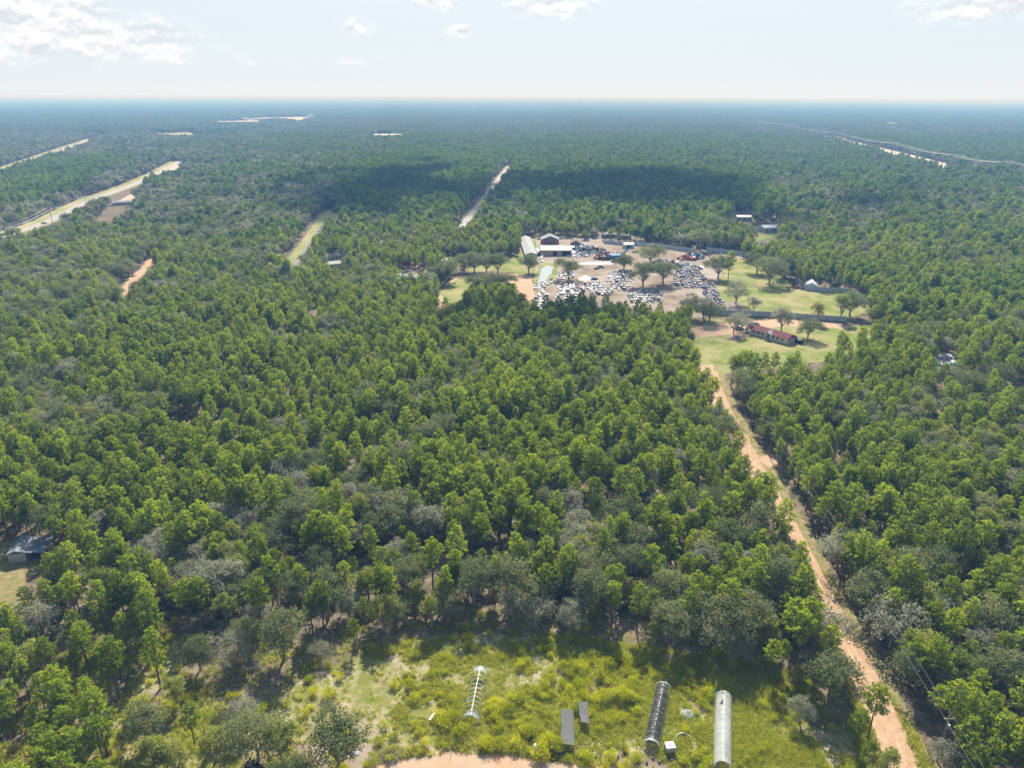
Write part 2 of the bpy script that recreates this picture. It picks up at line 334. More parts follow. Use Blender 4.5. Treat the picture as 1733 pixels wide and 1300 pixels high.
gm = MB()
gm.add([(-46000, -3000, 0), (46000, -3000, 0), (46000, 46000, 0), (-46000, 46000, 0)], [(0, 1, 2, 3)])
tag(gm.build('ground', M_FLOOR), kind='structure')
sheet('clearing_ground', CLEARING, M_CLEAR, .012, 1.5, 3)
sheet('leaf_litter', G([(300, 1090), (400, 1052), (560, 1040), (830, 1022), (1000, 1036), (1230, 1085), (1180, 1110), (1000, 1082), (850, 1070), (700, 1080), (620, 1110), (520, 1140), (430, 1210), (350, 1180), (290, 1240), (240, 1250), (230, 1190), (310, 1150)]), M_LITTER, .018, .7, 2.5, 3)
sheet('leaf_litter', G([(1190, 1090), (1300, 1100), (1400, 1150), (1440, 1230), (1390, 1240), (1320, 1180), (1250, 1130)]), M_LITTER, .02, 1.2, 2, 5)
sheet('sand_path', G([(560, 1330), (640, 1296), (700, 1281), (790, 1273), (870, 1277), (960, 1291), (1040, 1304), (1120, 1330), (1120, 1500), (560, 1500)]), M_SAND, .026, .7, 1.2, 2)
sheet('sand_patch', G([(1010, 1272), (1100, 1272), (1210, 1280), (1260, 1300), (1240, 1380), (1060, 1340)]), M_YARD, .022, .9, 1.5, 4)
sheet('sand_patch', G([(440, 1262), (560, 1245), (640, 1262), (640, 1300), (560, 1330), (420, 1330)]), M_YARD, .022, .9, 1.5, 14)
sheet('sand_patch', G([(195, 1240), (250, 1205), (266, 1216), (220, 1262)]), M_LITTER, .024, .15, 1.2, 24)
strip('road_verge', ROAD, 9.0, M_VERGE, .03, 1.0, .6)
strip('dirt_road', ROAD, 6.6, M_ROAD, .045, -.4, .35)
M_RUT = ground_mat('packed_rut', [(.52, .37, .24), (.40, .26, .15)], [1, .35])
for o_ in (-1.9, -.2, 1.2): strip('wheel_rut', ROAD, .55, M_RUT, .052, o_ - .4, .12, 2.0, int(o_ * 10) + 50)
sheet('driveway_apron', G([(1283, 778), (1300, 768), (1322, 770), (1324, 780), (1300, 792)]), M_SAND, .05, .4, 1.5)
sheet('lawn', HOMELAWN, M_LAWN, .03, 1.5, 5); sheet('dirt_lane', LANE, M_SAND, .05, 1, 5); sheet('sand_patch', G([(1180, 622), (1206, 616), (1212, 640), (1200, 650), (1186, 640)]), M_SAND, .06, .6, 2)
sheet('sand_patch', G([(1228, 572), (1250, 562), (1268, 566), (1262, 575), (1240, 580)]), M_SAND, .06, .6, 2, 8)
sheet('pasture', PASTURE, M_LAWN, .03, 1.5, 6); sheet('sand_patch', G([(1205, 515), (1245, 508), (1262, 520), (1240, 530), (1205, 528)]), M_YARD, .05, 1, 4)
sheet('salvage_yard_ground', YARD, M_YARD, .04, .5, 6); sheet('lawn', STORE, M_LAWN, .035, 1, 5, 9); sheet('dirt_loop', LOOP, M_SAND, .04, 1, 5)
sheet('lawn', G([(742, 492), (775, 470), (800, 470), (800, 500), (760, 522)]), M_LAWN, .06, 1, 5, 7)
sheet('lawn', G([(800, 445), (870, 432), (905, 440), (905, 463), (830, 458), (790, 462)]), M_LAWN, .03, 1, 5, 17)
sheet('lawn', SHEDYARD, M_VERGE, .02, 1, 3); sheet('driveway_apron', RPATCH, M_YARD, .03, .5, 2); sheet('lawn', RLAWN, M_VERGE, .03, 1, 4, 6); sheet('concrete_pad', PAD, M_HWY, .03, .6, 3)
strip('back_road', BACKROAD, 7, M_HWY, .08); strip('country_road', MIDROAD, 7, M_HWY, .08, 0, .6); strip('country_road', LEFTROAD, 11, M_FIELD, .06, 0, 1); strip('country_road', LEFTROAD, 4.5, M_ASPH, .10, 3.5)
strip('lane', LEFTLANE, 4, M_ASPH, .08); strip('sand_trail', TRAIL, 8, M_SAND, .06, 0, 1)
for ln, w in ((HWY1, 24), (HWY2, 26)):
    strip('highway_verge', ln, w, M_FIELD, .10, 0, 1, 15); strip('highway', ln, 10, M_HWY, .20, 3, .1, 15)
strip('highway_verge', HWY3, 40, M_PALE, .2, 0, 2, 30); strip('power_line_clearing', POWER, 40, M_PALE, .15, 0, 3, 20)
for poly, mt, nm in FIELDS:
    if mt: sheet(nm, poly, mt, .12, 2, 12)

# pond
POND = G([(911, 478), (916, 455), (926, 449), (937, 452), (934, 463), (926, 470), (924, 478)])
m, nt, N, L, b = mat_base('pond_water'); b.inputs['Base Color'].default_value = (.36, .42, .42, 1); b.inputs['Roughness'].default_value = .08
sheet('pond', POND, m, .09, .4, 2.5)
sheet('pond_bank', G([(905, 482), (911, 452), (924, 444), (944, 446), (944, 465), (932, 482)]), M_LAWN, .07, .8, 3)
# ------------------------------------------------------------------ tree makers
def leafmesh(name, C, Nrm, ln, wd, tone, mat, r, extra=None):
    """diamond leaves at C facing Nrm, half-length ln, half-width wd"""
    n = len(C)
    Nrm = Nrm / np.maximum(np.linalg.norm(Nrm, axis=1, keepdims=True), 1e-6)
    T = r.normal(size=(n, 3)); T -= (T * Nrm).sum(1, keepdims=True) * Nrm; T /= np.maximum(np.linalg.norm(T, axis=1, keepdims=True), 1e-6)
    B = np.cross(Nrm, T); l = np.broadcast_to(ln, (n,))[:, None]; w = np.broadcast_to(wd, (n,))[:, None]
    V = np.stack([C + T * l, C + B * w, C - T * l, C - B * w], 1).reshape(-1, 3)
    return rawmesh(name, V, 4, np.repeat(tone, 4), [mat], extra)
def rawmesh(name, V, k, tone, mats, extra=None):
    n = len(V) // k; me = bpy.data.meshes.new(name)
    loops = np.arange(len(V)); starts = np.arange(n) * k; tot = np.full(n, k); mi = np.zeros(n, int)
    if extra is not None:   # a trunk joined on as second material
        eb = len(V); ev = np.array(extra.v); V = np.vstack([V, ev]); tone = np.concatenate([tone, np.zeros(len(ev))])
        el = []; es = []; et = []; pos = len(loops)
        for f in extra.f: es.append(pos); et.append(len(f)); el += [i + eb for i in f]; pos += len(f)
        loops = np.concatenate([loops, el]); starts = np.concatenate([starts, es]); tot = np.concatenate([tot, et]); mi = np.concatenate([mi, np.ones(len(extra.f), int)])
    me.vertices.add(len(V)); me.vertices.foreach_set('co', V.astype(np.float32).ravel())
    me.loops.add(len(loops)); me.loops.foreach_set('vertex_index', loops.astype(np.int32))
    me.polygons.add(len(starts)); me.polygons.foreach_set('loop_start', starts.astype(np.int32))
    for mt in mats: me.materials.append(mt)
    me.polygons.foreach_set('material_index', mi.astype(np.int32))
    a = me.attributes.new('tone', 'FLOAT', 'POINT'); a.data.foreach_set('value', tone.astype(np.float32))
    me.update(calc_edges=True); return me

def pine_parts(seed, H, Rc, cb, tufts=1.0, per=15, size=.5):
    """a long-needled pine: straight stem, spreading limbs, needle tufts on their outer halves"""
    r = np.random.default_rng(seed); q = random.Random(seed)
    tr = MB(); lx, ly = r.normal(0, .25, 2)
    stem = lambda t: np.array([lx * t * t, ly * t * t, H * t])
    tr.tube([stem(t) for t in (0, .3, .6, .85, .97)], [.19 * H / 12, .15 * H / 12, .10, .055, .02], 6)
    C = []; tn = []; D = []
    nb = int(38 * tufts); az = q.uniform(0, 6)
    for i in range(nb):
        t = cb + (0.985 - cb) * ((i + q.random() * .8) / nb) ** .92
        u = (t - cb) / (1 - cb)
        L = Rc * (min(1, .55 + u * 1.6) * (1 - u ** 2.1) ** .75 + .08) * q.uniform(.62, 1.12)
        az += 2.4 + q.uniform(-.5, .5); up = q.uniform(.05, .38) + .5 * u * u
        b0 = stem(t); d = np.array([math.cos(az), math.sin(az), up]); d /= np.linalg.norm(d)
        if L > .8: tr.tube([b0, b0 + d * L * .55 + np.array([0, 0, -.04]), b0 + d * L * .92], [.055, .035, .015], 4, cap=False)
        k = max(1, int(L / .5)); tone = q.uniform(.15, 1)
        for j in range(k):
            s = 1 - j * .5 / max(L, .01) * .85
            if s < .3: break
            side = np.cross(d, [0, 0, 1]) * q.uniform(-.55, .55) * (1.2 - s) * 1.6
            C.append(b0 + d * L * s + side + np.array([0, 0, q.uniform(0, .3)])); tn.append(tone * q.uniform(.7, 1)); D.append(d)
    C.append(stem(1.0)); tn.append(.8); D.append(np.array([0, 0, 1.]))
    C = np.array(C); tn = np.array(tn); D = np.array(D); n = len(C)
    Cr = np.repeat(C, per, 0); Dr = np.repeat(D, per, 0)
    v = r.normal(size=(n * per, 3)); v /= np.linalg.norm(v, axis=1, keepdims=True); v = v + Dr * .35 + np.array([0, 0, .45]); v /= np.linalg.norm(v, axis=1, keepdims=True)
    ln = size * r.uniform(.7, 1.25, (n * per, 1)); s = np.cross(v, r.normal(size=(n * per, 3))); s /= np.linalg.norm(s, axis=1, keepdims=True)
    st = Cr + v * ln * .12; w = ln * .30
    V = np.stack([st + s * w * .35, st + v * ln * .75 + s * w, Cr + v * ln * 1.25, st + v * ln * .75 - s * w], 1).reshape(-1, 3)
    return tr, V, np.repeat(np.clip(np.repeat(tn, per) * r.uniform(.8, 1.1, n * per), 0, 1), 4)

def oak_parts(seed, H, Rc, cb, clumps=62, per=24, size=.30, clump=1.0, squash=.9, lobes=7, fork=.22, tone_lo=.1):
    """a broad-leaved tree: forked limbs, lobed dome of leaf clumps"""
    r = np.random.default_rng(seed); q = random.Random(seed)
    tr = MB(); zc = H * cb + (H * (1 - cb)) * .45; rz = H * (1 - cb) * .55
    fz = H * fork
    tr.tube([(0, 0, 0), (q.uniform(-.15, .15), q.uniform(-.15, .15), fz * .5), (q.uniform(-.25, .25), q.uniform(-.25, .25), fz)], [.03 * H, .024 * H, .022 * H], 7)
    L = []
    for k in range(lobes):
        a = 2.4 * k + q.uniform(-.4, .4); rr = Rc * (0 if k == 0 else q.uniform(.42, .66)); z = zc + rz * (q.uniform(.25, .5) if k == 0 else q.uniform(-.35, .32))
        c = np.array([math.cos(a) * rr, math.sin(a) * rr, z]); sz = Rc * q.uniform(.40, .62)
        L.append((c, sz, q.uniform(.0, 1)))
        tr.tube([(0, 0, fz * .9), tuple(c * .45 + np.array([0, 0, (fz * .9) * .55])), tuple(c)], [.013 * H, .009 * H, .02], 5, cap=False)
    C = []; O = []; tn = []
    for i in range(clumps):
        c, sz, t = L[i % lobes]
        v = r.normal(size=3); v /= np.linalg.norm(v)
        if v[2] < -.35: v[2] *= -.6
        p = c + v * sz * r.uniform(.72, 1.05) * np.array([1, 1, squash]); C.append(p); O.append(v * .8 + np.array([0, 0, .35])); tn.append(np.clip(tone_lo + .55 * t + q.uniform(0, .4), 0, 1))
    C = np.array(C); O = np.array(O); n = len(C); tn = np.array(tn)
    cs = clump * Rc * .19
    P = np.repeat(C, per, 0) + np.clip(r.normal(size=(n * per, 3)), -1.8, 1.8) * cs * np.array([.75, .75, .55])
    Nm = np.repeat(O, per, 0) + r.normal(size=(n * per, 3)) * .62
    return tr, P, Nm, np.clip(np.repeat(tn, per) * r.uniform(.75, 1.15, n * per), 0, 1), size * r.uniform(.7, 1.2, n * per)

def make_proto(kind, seed, lod):
    """-> (trunk mesh, crown mesh, joined mesh, nominal height)"""
    q = random.Random(seed * 13 + 5)
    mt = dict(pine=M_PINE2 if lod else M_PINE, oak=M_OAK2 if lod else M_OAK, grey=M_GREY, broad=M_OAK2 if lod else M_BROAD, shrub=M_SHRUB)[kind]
    if kind == 'pine':
        H = 12.0; a = dict(H=H, Rc=q.uniform(1.95, 2.7), cb=q.uniform(.36, .55))
        a.update([dict(tufts=1.0, per=16, size=.40), dict(tufts=.62, per=6, size=.95)][lod])
        tr, V, tn = pine_parts(seed, **a)
        return (tr.mesh('trunk', M_BARK), rawmesh('crown', V, 4, tn, [mt]), rawmesh('pine', V, 4, tn, [mt, M_BARK], tr))
    P = dict(oak=dict(H=10., Rc=q.uniform(3.7, 4.9), cb=.2, clumps=130, per=30, size=.20, clump=.8, lobes=10), grey=dict(H=9., Rc=q.uniform(3.0, 4.2), cb=.18, clumps=110, per=26, size=.18, clump=.8, lobes=9),
             broad=dict(H=10.5, Rc=q.uniform(2.5, 3.3), cb=.2, clumps=100, per=28, size=.19, clump=.85, squash=1.25, lobes=9), shrub=dict(H=1.7, Rc=q.uniform(.9, 1.3), cb=.02, clumps=22, per=20, size=.11, clump=1.7, lobes=6, fork=.08))[kind]
    if lod: P.update(clumps=int(P['clumps'] * .4), per=7, size=P['size'] * 3.0)
    tr, C, Nm, tn, sz = oak_parts(seed, **P); r = np.random.default_rng(seed)
    bark = M_BARKG if kind != 'shrub' else M_TWIG
    if kind == 'shrub': C[:, 2] = np.maximum(C[:, 2], .08)
    return (tr.mesh('trunk', bark), leafmesh('crown', C, Nm, sz, sz * .62, tn, mt, r), leafmesh(kind, C, Nm, sz, sz * .62, tn, mt, np.random.default_rng(seed), None if lod and kind == 'shrub' else tr) if True else None)
def fix2(me, bark):
    if len(me.materials) == 1: me.materials.append(bark)
PROTO = {}
for kind, cnt in (('pine', 6), ('oak', 5), ('grey', 4), ('broad', 5), ('shrub', 5)):
    PROTO[kind] = [make_proto(kind, 100 + 17 * i + len(kind), 0) for i in range(cnt)]
    for p in PROTO[kind]: fix2(p[2], M_TWIG if kind == 'shrub' else M_BARKG)
LOD = {}
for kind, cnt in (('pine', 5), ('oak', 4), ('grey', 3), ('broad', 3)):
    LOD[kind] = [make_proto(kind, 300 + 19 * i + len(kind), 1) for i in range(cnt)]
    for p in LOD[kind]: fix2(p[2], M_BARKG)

def scatter(name, meshes, pts, idx, rot, scl, label=None, cat=None):
    """geometry-node scatter of many look-alikes nobody could count"""
    c = bpy.data.collections.new(name + '_kit')
    for i, me in enumerate(meshes): c.objects.link(bpy.data.objects.new('%s_%02d' % (name, i), me))
    me = bpy.data.meshes.new(name); n = len(pts); me.vertices.add(n); me.vertices.foreach_set('co', np.asarray(pts, np.float32).ravel())
    a = me.attributes.new('idx', 'INT', 'POINT'); a.data.foreach_set('value', np.asarray(idx, np.int32))
    for nm, v in (('rot', rot), ('scl', scl)):
        a = me.attributes.new(nm, 'FLOAT_VECTOR', 'POINT'); a.data.foreach_set('vector', np.asarray(v, np.float32).ravel())
    o = link(name, me); tag(o, label, cat, kind='stuff')
    ng = bpy.data.node_groups.new(name, 'GeometryNodeTree')
    ng.interface.new_socket('Geometry', in_out='INPUT', socket_type='NodeSocketGeometry'); ng.interface.new_socket('Geometry', in_out='OUTPUT', socket_type='NodeSocketGeometry')
    N = ng.nodes; L = ng.links; gi = N.new('NodeGroupInput'); go = N.new('NodeGroupOutput')
    ci = N.new('GeometryNodeCollectionInfo'); ci.inputs['Collection'].default_value = c; ci.inputs['Separate Children'].default_value = True; ci.inputs['Reset Children'].default_value = True
    ip = N.new('GeometryNodeInstanceOnPoints'); ip.inputs['Pick Instance'].default_value = True
    def na(nm, t):
        k = N.new('GeometryNodeInputNamedAttribute'); k.data_type = t; k.inputs['Name'].default_value = nm; return k.outputs['Attribute']
    L.new(gi.outputs[0], ip.inputs['Points']); L.new(ci.outputs[0], ip.inputs['Instance']); L.new(na('idx', 'INT'), ip.inputs['Instance Index'])
    e2r = N.new('FunctionNodeEulerToRotation'); L.new(na('rot', 'FLOAT_VECTOR'), e2r.inputs[0]); L.new(e2r.outputs[0], ip.inputs['Rotation'])
    L.new(na('scl', 'FLOAT_VECTOR'), ip.inputs['Scale']); L.new(ip.outputs[0], go.inputs[0])
    md = o.modifiers.new('scatter', 'NODES'); md.node_group = ng
    return o

def place_tree(kind, x, y, s, rz, label, group=None, var=None, sz=None, name=None):
    nm = name or dict(pine='pine_tree', oak='oak_tree', grey='oak_tree', broad='broadleaf_tree', shrub='shrub')[kind]
    p = PROTO[kind][var % len(PROTO[kind])]
    o = empty(nm, (x, y, -.02), rz, label, 'shrub' if kind == 'shrub' else 'tree', group); o.scale = (s, s, sz or s)
    link('trunk', p[0], o); link('crown', p[1], o); return o

# trees that stand out one by one: (kind, px, py of the foot, height m, label)
SOLO = [('pine', 320, 1058, 9.5, 'slim lone pine with bare stem on the leaf litter west of the clearing'),
        ('pine', 203, 1184, 11.5, 'tall pine with long bare trunk at the sandy streak in the scrub'),
        ('pine', 272, 1166, 11.5, 'wide lone pine with forked low limbs beside the leaf litter'),
        ('broad', 186, 1032, 11, 'rounded pale green tree standing over the dark litter near the tin shed'),
        ('oak', 482, 1116, 10.5, 'big spreading grey-green oak at the front edge of the wood, leaf litter below'),
        ('broad', 385, 1062, 8.5, 'small upright oak in front of the wood west of the big spreading oak'),
        ('oak', 425, 1092, 6.5, 'low round oak beside the big spreading oak'),
        ('broad', 650, 1070, 9.5, 'light green tree at the wood edge above the pale litter'),
        ('oak', 556, 1046, 10.5, 'dense tall grey-green oak between two lighter trees at the wood edge'),
        ('broad', 705, 1036, 8, 'bright lime green tree at the wood edge left of the pale-trunked oak'),
        ('oak', 803, 1024, 11.5, 'wide grey-green oak with pale forked trunk showing behind the greenhouses'),
        ('grey', 868, 1052, 8.5, 'slender grey-green tree right of the pale-trunked oak'),
        ('grey', 964, 1072, 7.5, 'thin grey-green tree alone at the top of the bright grass strip'),
        ('pine', 1035, 1062, 9.5, 'bright green pine at the wood edge above the log pile'),
        ('pine', 1078, 1070, 10, 'bright green pine at the wood edge right of the log pile'),
        ('oak', 1140, 1092, 10, 'dark grey-green oak at the wood edge above the black tunnel'),
        ('oak', 1212, 1098, 11.5, 'large dark grey-green oak at the wood edge above the clear tunnel'),
        ('broad', 1285, 1105, 9, 'upright green tree at the wood edge between dark oak and dirt road'),
        ('oak', 1402, 1190, 11, 'broad mid-green oak shading the litter beside the dirt road'),
        ('pine', 1468, 1252, 10, 'yellow-green pine leaning over the dirt road edge below the broad oak'),
        ('grey', 1352, 1225, 5.5, 'thin sparse sapling in the litter below the broad oak'),
        ('oak', 438, 1288, 9.5, 'dark oak with several bare stems by the parked off-roader'),
        ('broad', 478, 1292, 8.5, 'slim oak with bare stems right beside the dark many-stemmed oak'),
        ('oak', 572, 1304, 10.5, 'large open-crowned oak with forked trunk beside the twig pile'),
        ('oak', 500, 1340, 7, 'low green oak on the sand in front of the open-crowned oak'),
        ('broad', 268, 1325, 9, 'pair-stemmed green tree at the foot of the sandy streak'),
        ('broad', 300, 1318, 7.5, 'smaller green tree against the pair-stemmed one'),
        ('broad', 375, 1240, 6, 'bushy young oak on the litter above the parked off-roader'),
        ('grey', 410, 1236, 6.5, 'grey bushy young oak beside the green one above the off-roader'),
        ('oak', 895, 462, 11, 'dark round oak at the end of the long storage shed'),
        ('oak', 962, 472, 13, 'wide dark oak shading wrecked cars in the salvage yard'),
        ('oak', 1100, 447, 13, 'round-headed oak with thick trunk alone in the yard by the fence'),
        ('oak', 1088, 486, 14, 'large oak between the car rows in the salvage yard, left of a twin'),
        ('oak', 1122, 480, 14, 'large oak between the car rows in the salvage yard, right of a twin'),
        ('oak', 1056, 458, 10, 'oak behind the blue grab crane'),
        ('oak', 1215, 472, 14, 'dark dense oak clump at the pasture corner'), ('pine', 1232, 474, 15, 'tall dark pine rising from the oak clump at the pasture corner'),
        ('oak', 1301, 481, 15, 'dark drooping oak casting shade on the pasture'), ('oak', 1280, 462, 13, 'upright oak at the upper pasture edge beside the drooping one'),
        ('oak', 1325, 470, 14, 'oak behind the drooping pasture oak'), ('oak', 1362, 468, 12, 'grey-green oak by the small white house in the pasture corner'),
        ('grey', 1245, 515, 13, 'spreading grey oak with bare trunk on the sandy patch by the car rows'),
        ('grey', 1275, 531, 9, 'thin grey tree against the long fence'), ('grey', 1322, 563, 13, 'tall open grey oak behind the maroon-roofed home'),
        ('grey', 1241, 566, 10, 'slender tree beside the white car at the maroon-roofed home'), ('grey', 1256, 560, 9, 'second slender tree between white car and long fence'),
        ('broad', 1381, 547, 11, 'thin tall tree standing at the long fence'), ('oak', 1367, 574, 9, 'round small oak beyond the end of the maroon-roofed home'),
        ('broad', 1422, 543, 14, 'tall green tree at the east end of the long fence'), ('oak', 1438, 535, 12, 'dense oak against the east end of the long fence'),
        ('oak', 1185, 424, 15, 'wide olive oak at the north fence of the salvage yard'), ('oak', 1200, 545, 10, 'grey-green oak behind the south corner of the car rows'),
        ('grey', 1166, 536, 12, 'pale thin oak in front of the car rows'), ('grey', 1190, 540, 11, 'second pale thin oak in front of the car rows'),
        ('oak', 842, 463, 12, 'dark oak of the row along the dirt loop, nearest the long storage shed'), ('oak', 824, 463, 13, 'dark oak of the row along the dirt loop, second from the storage shed'),
        ('oak', 803, 461, 12, 'dark oak of the row along the dirt loop, third from the storage shed'), ('oak', 786, 460, 11, 'dark oak of the row along the dirt loop, furthest from the storage shed'),
        ('oak', 753, 478, 13, 'big dark oak at the bend of the dirt loop'), ('grey', 722, 490, 11, 'single grey oak with thin trunk on the dirt by the loop'),
        ('oak', 808, 497, 10, 'round oak inside the dirt loop beside the lawn'), ('oak', 828, 492, 10, 'round oak inside the dirt loop, middle one'), ('oak', 855, 493, 10, 'round oak inside the dirt loop beside the sand')]
q_ = random.Random(5)
LOOSE = [(300, 1195), (340, 1135), (395, 1130), (330, 1262), (365, 1290), (250, 1262), (545, 1120), (600, 1098), (730, 1062), (760, 1052), (905, 1058), (1010, 1064), (1105, 1096), (1170, 1106), (1250, 1116), (1320, 1140), (1345, 1160), (1425, 1218), (1260, 1122), (1300, 1150)]
for k_, p_ in enumerate(LOOSE):
    kd = ['broad', 'oak', 'grey', 'pine'][k_ % 4]; w_ = dict(broad='small leafy green tree', oak='small dark oak', grey='small grey oak', pine='small bright pine')[kd]
    h_ = q_.uniform(4.5, 8); w_ += [' with open crown', ' with leaning stem', ' with dense crown', ' with two stems'][(k_ // 4) % 4]
    SOLO.append((kd, p_[0], p_[1], h_, w_ + (' loose on the litter west of the hoop frame' if p_[0] < 620 else ' at the wood edge behind the tunnels')))
NOMH = dict(pine=12., oak=10., grey=9., broad=10.5, shrub=1.7)
solo_xy = []
for i, (k, px, py, h, lab) in enumerate(SOLO):
    h *= 1.22 if py > 1000 else 1.22
    x, y = g(px, py); s = h / NOMH[k]; place_tree(k, x, y, s * (1.4 if py < 600 and k == 'oak' else 1), (i * 2.1) % 6.28, lab, None, i, s); solo_xy.append((x, y, h * .32))

# ------------------------------------------------------------------ planning the wood
KEEP_OUT = [CLEARING, HOMELAWN, PASTURE, YARD, LOOP, STORE, RPATCH, G([(1190, 526), (1440, 535), (1450, 562), (1165, 572)]), PAD, LANE, SHEDYARD, G([(790, 462), (800, 445), (870, 432), (905, 440), (905, 463)]), POND, RLAWN] + [f[0] for f in FIELDS]
OPEN = [G([(905, 400), (1225, 430), (1236, 524), (1140, 512), (1030, 502), (905, 512)]), G([(738, 508), (745, 490), (775, 464), (830, 458), (905, 462), (905, 505), (870, 505), (872, 482), (800, 480), (775, 508)]), G([(790, 462), (800, 448), (905, 440), (905, 463)]), G([(1172, 566), (1196, 540), (1430, 547), (1420, 580), (1345, 592), (1245, 600), (1205, 622), (1186, 622)]), PASTURE, G([(-60, 898), (84, 908), (80, 960), (-60, 1000)]), PAD, RPATCH, G([(1282, 370), (1322, 372), (1322, 396), (1270, 408)]), G([(1240, 356), (1276, 356), (1276, 376), (1240, 376)])]
def plan(x, y, margin=0.0):
    ok = np.ones(x.shape, bool)
    for p in KEEP_OUT: ok &= ~inpoly(x, y, p)
    for ln, w, m_ in ROADS: ok &= dpoly(x, y, ln) > m_ / 2 + margin
    ok &= (dpoly(x, y, ROAD) > 5.2) | (y < 50)
    k = CAM_H / (CAM_H - 10.5)          # nothing tall stands in the line of sight of the open strips
    for ln, m_ in SEEN: ok &= dpoly(x * k, y * k, ln) > m_
    k = CAM_H / (CAM_H - 6)
    for ln, m_ in SEEN: ok &= dpoly(x * k, y * k, ln) > m_
    for f in FIELDS: ok &= ~inpoly(x * k, y * k, f[0])
    for kk in (1.03, 1.06, 1.09, 1.12):
        for f in OPEN: ok &= ~inpoly(x * kk, y * kk, f)
    # the road verge on the east side stays open under the wires
    ok &= ~((dpoly(x, y, [(a + 2.8, b) for a, b in ROAD]) < 3.6))
    return ok
def grid(s, y0, y1, seed, jit=.42):
    r = np.random.default_rng(seed); k = .80
    xs = np.arange(-k * y1 - 60, k * y1 + 60, s); ys = np.arange(y0, y1, s * .9)
    X, Y = np.meshgrid(xs, ys); X = X + (np.arange(len(ys)) % 2)[:, None] * s / 2
    X = (X + r.uniform(-jit, jit, X.shape) * s).ravel(); Y = (Y + r.uniform(-jit, jit, Y.shape) * s).ravel()
    m_ = (np.abs(X) < k * Y + 55) & (Y > y0) & (Y < y1); return X[m_], Y[m_]
PLANT = [G([(560, 300), (640, 275), (760, 262), (838, 275), (832, 318), (780, 384), (690, 372), (600, 362)]), G([(868, 290), (1100, 285), (1280, 305), (1330, 345), (1220, 385), (1050, 390), (900, 385), (860, 330)]), G([(880, 512), (1010, 505), (1160, 545), (1180, 600), (1000, 620), (880, 580)]), G([(0, 290), (70, 275), (240, 270), (120, 335), (0, 370)])]
def species(x, y, seed):
    """0 pine 1 oak 2 mossy grey 3 broad-leaved"""
    r = np.random.default_rng(seed); n = len(x)
    pc = .78 + .70 * (vnoise(x, y, 48, 3) - .5) + .55 * (vnoise(x, y, 17, 5) - .5)
    west = np.clip((-x / np.maximum(y, 1) - .12) * 2, 0, 1) * np.clip((y - 330) / 150, 0, 1)
    far = np.clip((y - 420) / 300, 0, 1)
    pc = pc - .58 * west - .30 * far
    pc = np.where((y < 240) & (x > -90), pc + .04, pc)
    for p in PLANT: pc = np.where(inpoly(x, y, p), 1.1, pc)
    u = r.random(n); v = r.random(n)
    return np.where(u < pc, 0, np.where(v < .40, 1, np.where(v < .72, 2, 3)))
KN = ['pine', 'oak', 'grey', 'broad']
def heights(sp, x, y, r):
    base = np.array([12.2, 11.4, 10.4, 11.2])[sp]
    return base * r.uniform(.55, 1.2, len(x)) * (.82 + .36 * vnoise(x, y, 35, 9))

NEAR_Y = 640.0
x, y = grid(4.0, 62, NEAR_Y, 21)
ok = plan(x, y)
for sx, sy, sr in solo_xy: ok &= np.hypot(x - sx, y - sy) > max(2.2, sr * .8)
dens = vnoise(x, y, 26, 38); ok &= ~((dens < .16) & (nrg.random(len(x)) < .55)); ok &= nrg.random(len(x)) > .04
x = x[ok]; y = y[ok]
# belt of trees between clearing and road, and the scrubby west side, are thinner
thin = (inpoly(x, y, G([(-80, 1000), (230, 1060), (260, 1140), (200, 1240), (150, 1330), (-80, 1400)])) & (nrg.random(len(x)) < .40))
x = x[~thin]; y = y[~thin]
sp = species(x, y, 5); hh = heights(sp, x, y, nrg); nom = np.array([12., 10., 9., 10.5])[sp]
sc_ = hh / nom
big_ = np.isin(sp, (1, 2)) & (hh > 11.5); cell = {}
for i in np.nonzero(big_)[0]: cell.setdefault((int(x[i] // 8), int(y[i] // 8)), []).append(i)
drop = np.zeros(len(x), bool)
for i in range(len(x)):
    cx, cy_ = int(x[i] // 8), int(y[i] // 8)
    for a in (-1, 0, 1):
        for b_ in (-1, 0, 1):
            for j in cell.get((cx + a, cy_ + b_), ()):
                if j != i and not drop[j] and (x[i] - x[j]) ** 2 + (y[i] - y[j]) ** 2 < (hh[j] * .30) ** 2 and (not big_[i] or hh[i] <= hh[j]): drop[i] = True
x, y, sp, hh, nom, sc_ = (a[~drop] for a in (x, y, sp, hh, nom, sc_))
var = nrg.integers(0, 1000, len(x)); rz = nrg.uniform(0, 6.28, len(x))
# in-view test, nearest become trees of their own
def project(x, y, z):
    w = np.stack([x, y, z - CAM_H], 1) @ np.array(CAM_M); return 866.5 + F_PX * w[:, 0] / -w[:, 2], 650 - F_PX * w[:, 1] / -w[:, 2], -w[:, 2]
px, py, dep = project(x, y, hh * .75)
view = (px > -15) & (px < 1748) & (py > 0) & (py < 1312)
single = np.zeros(len(x), bool)
CAP = {'pine_tree': 300, 'oak_tree': 300, 'broadleaf_tree': 300}
for nm in CAP:
    CAP[nm] -= sum(1 for o in col.objects if o.name.split('.')[0] == nm)
order = np.argsort(dep)
kn_obj = {0: 'pine_tree', 1: 'oak_tree', 2: 'oak_tree', 3: 'broadleaf_tree'}
what = {0: 'bright green pine', 1: 'dark green rounded oak', 2: 'grey mossy oak', 3: 'mid-green leafy tree'}
roadx = lambda yy: np.interp(yy, [p[1] for p in ROAD], [p[0] for p in ROAD])
backy = g(800, 1020)[1]
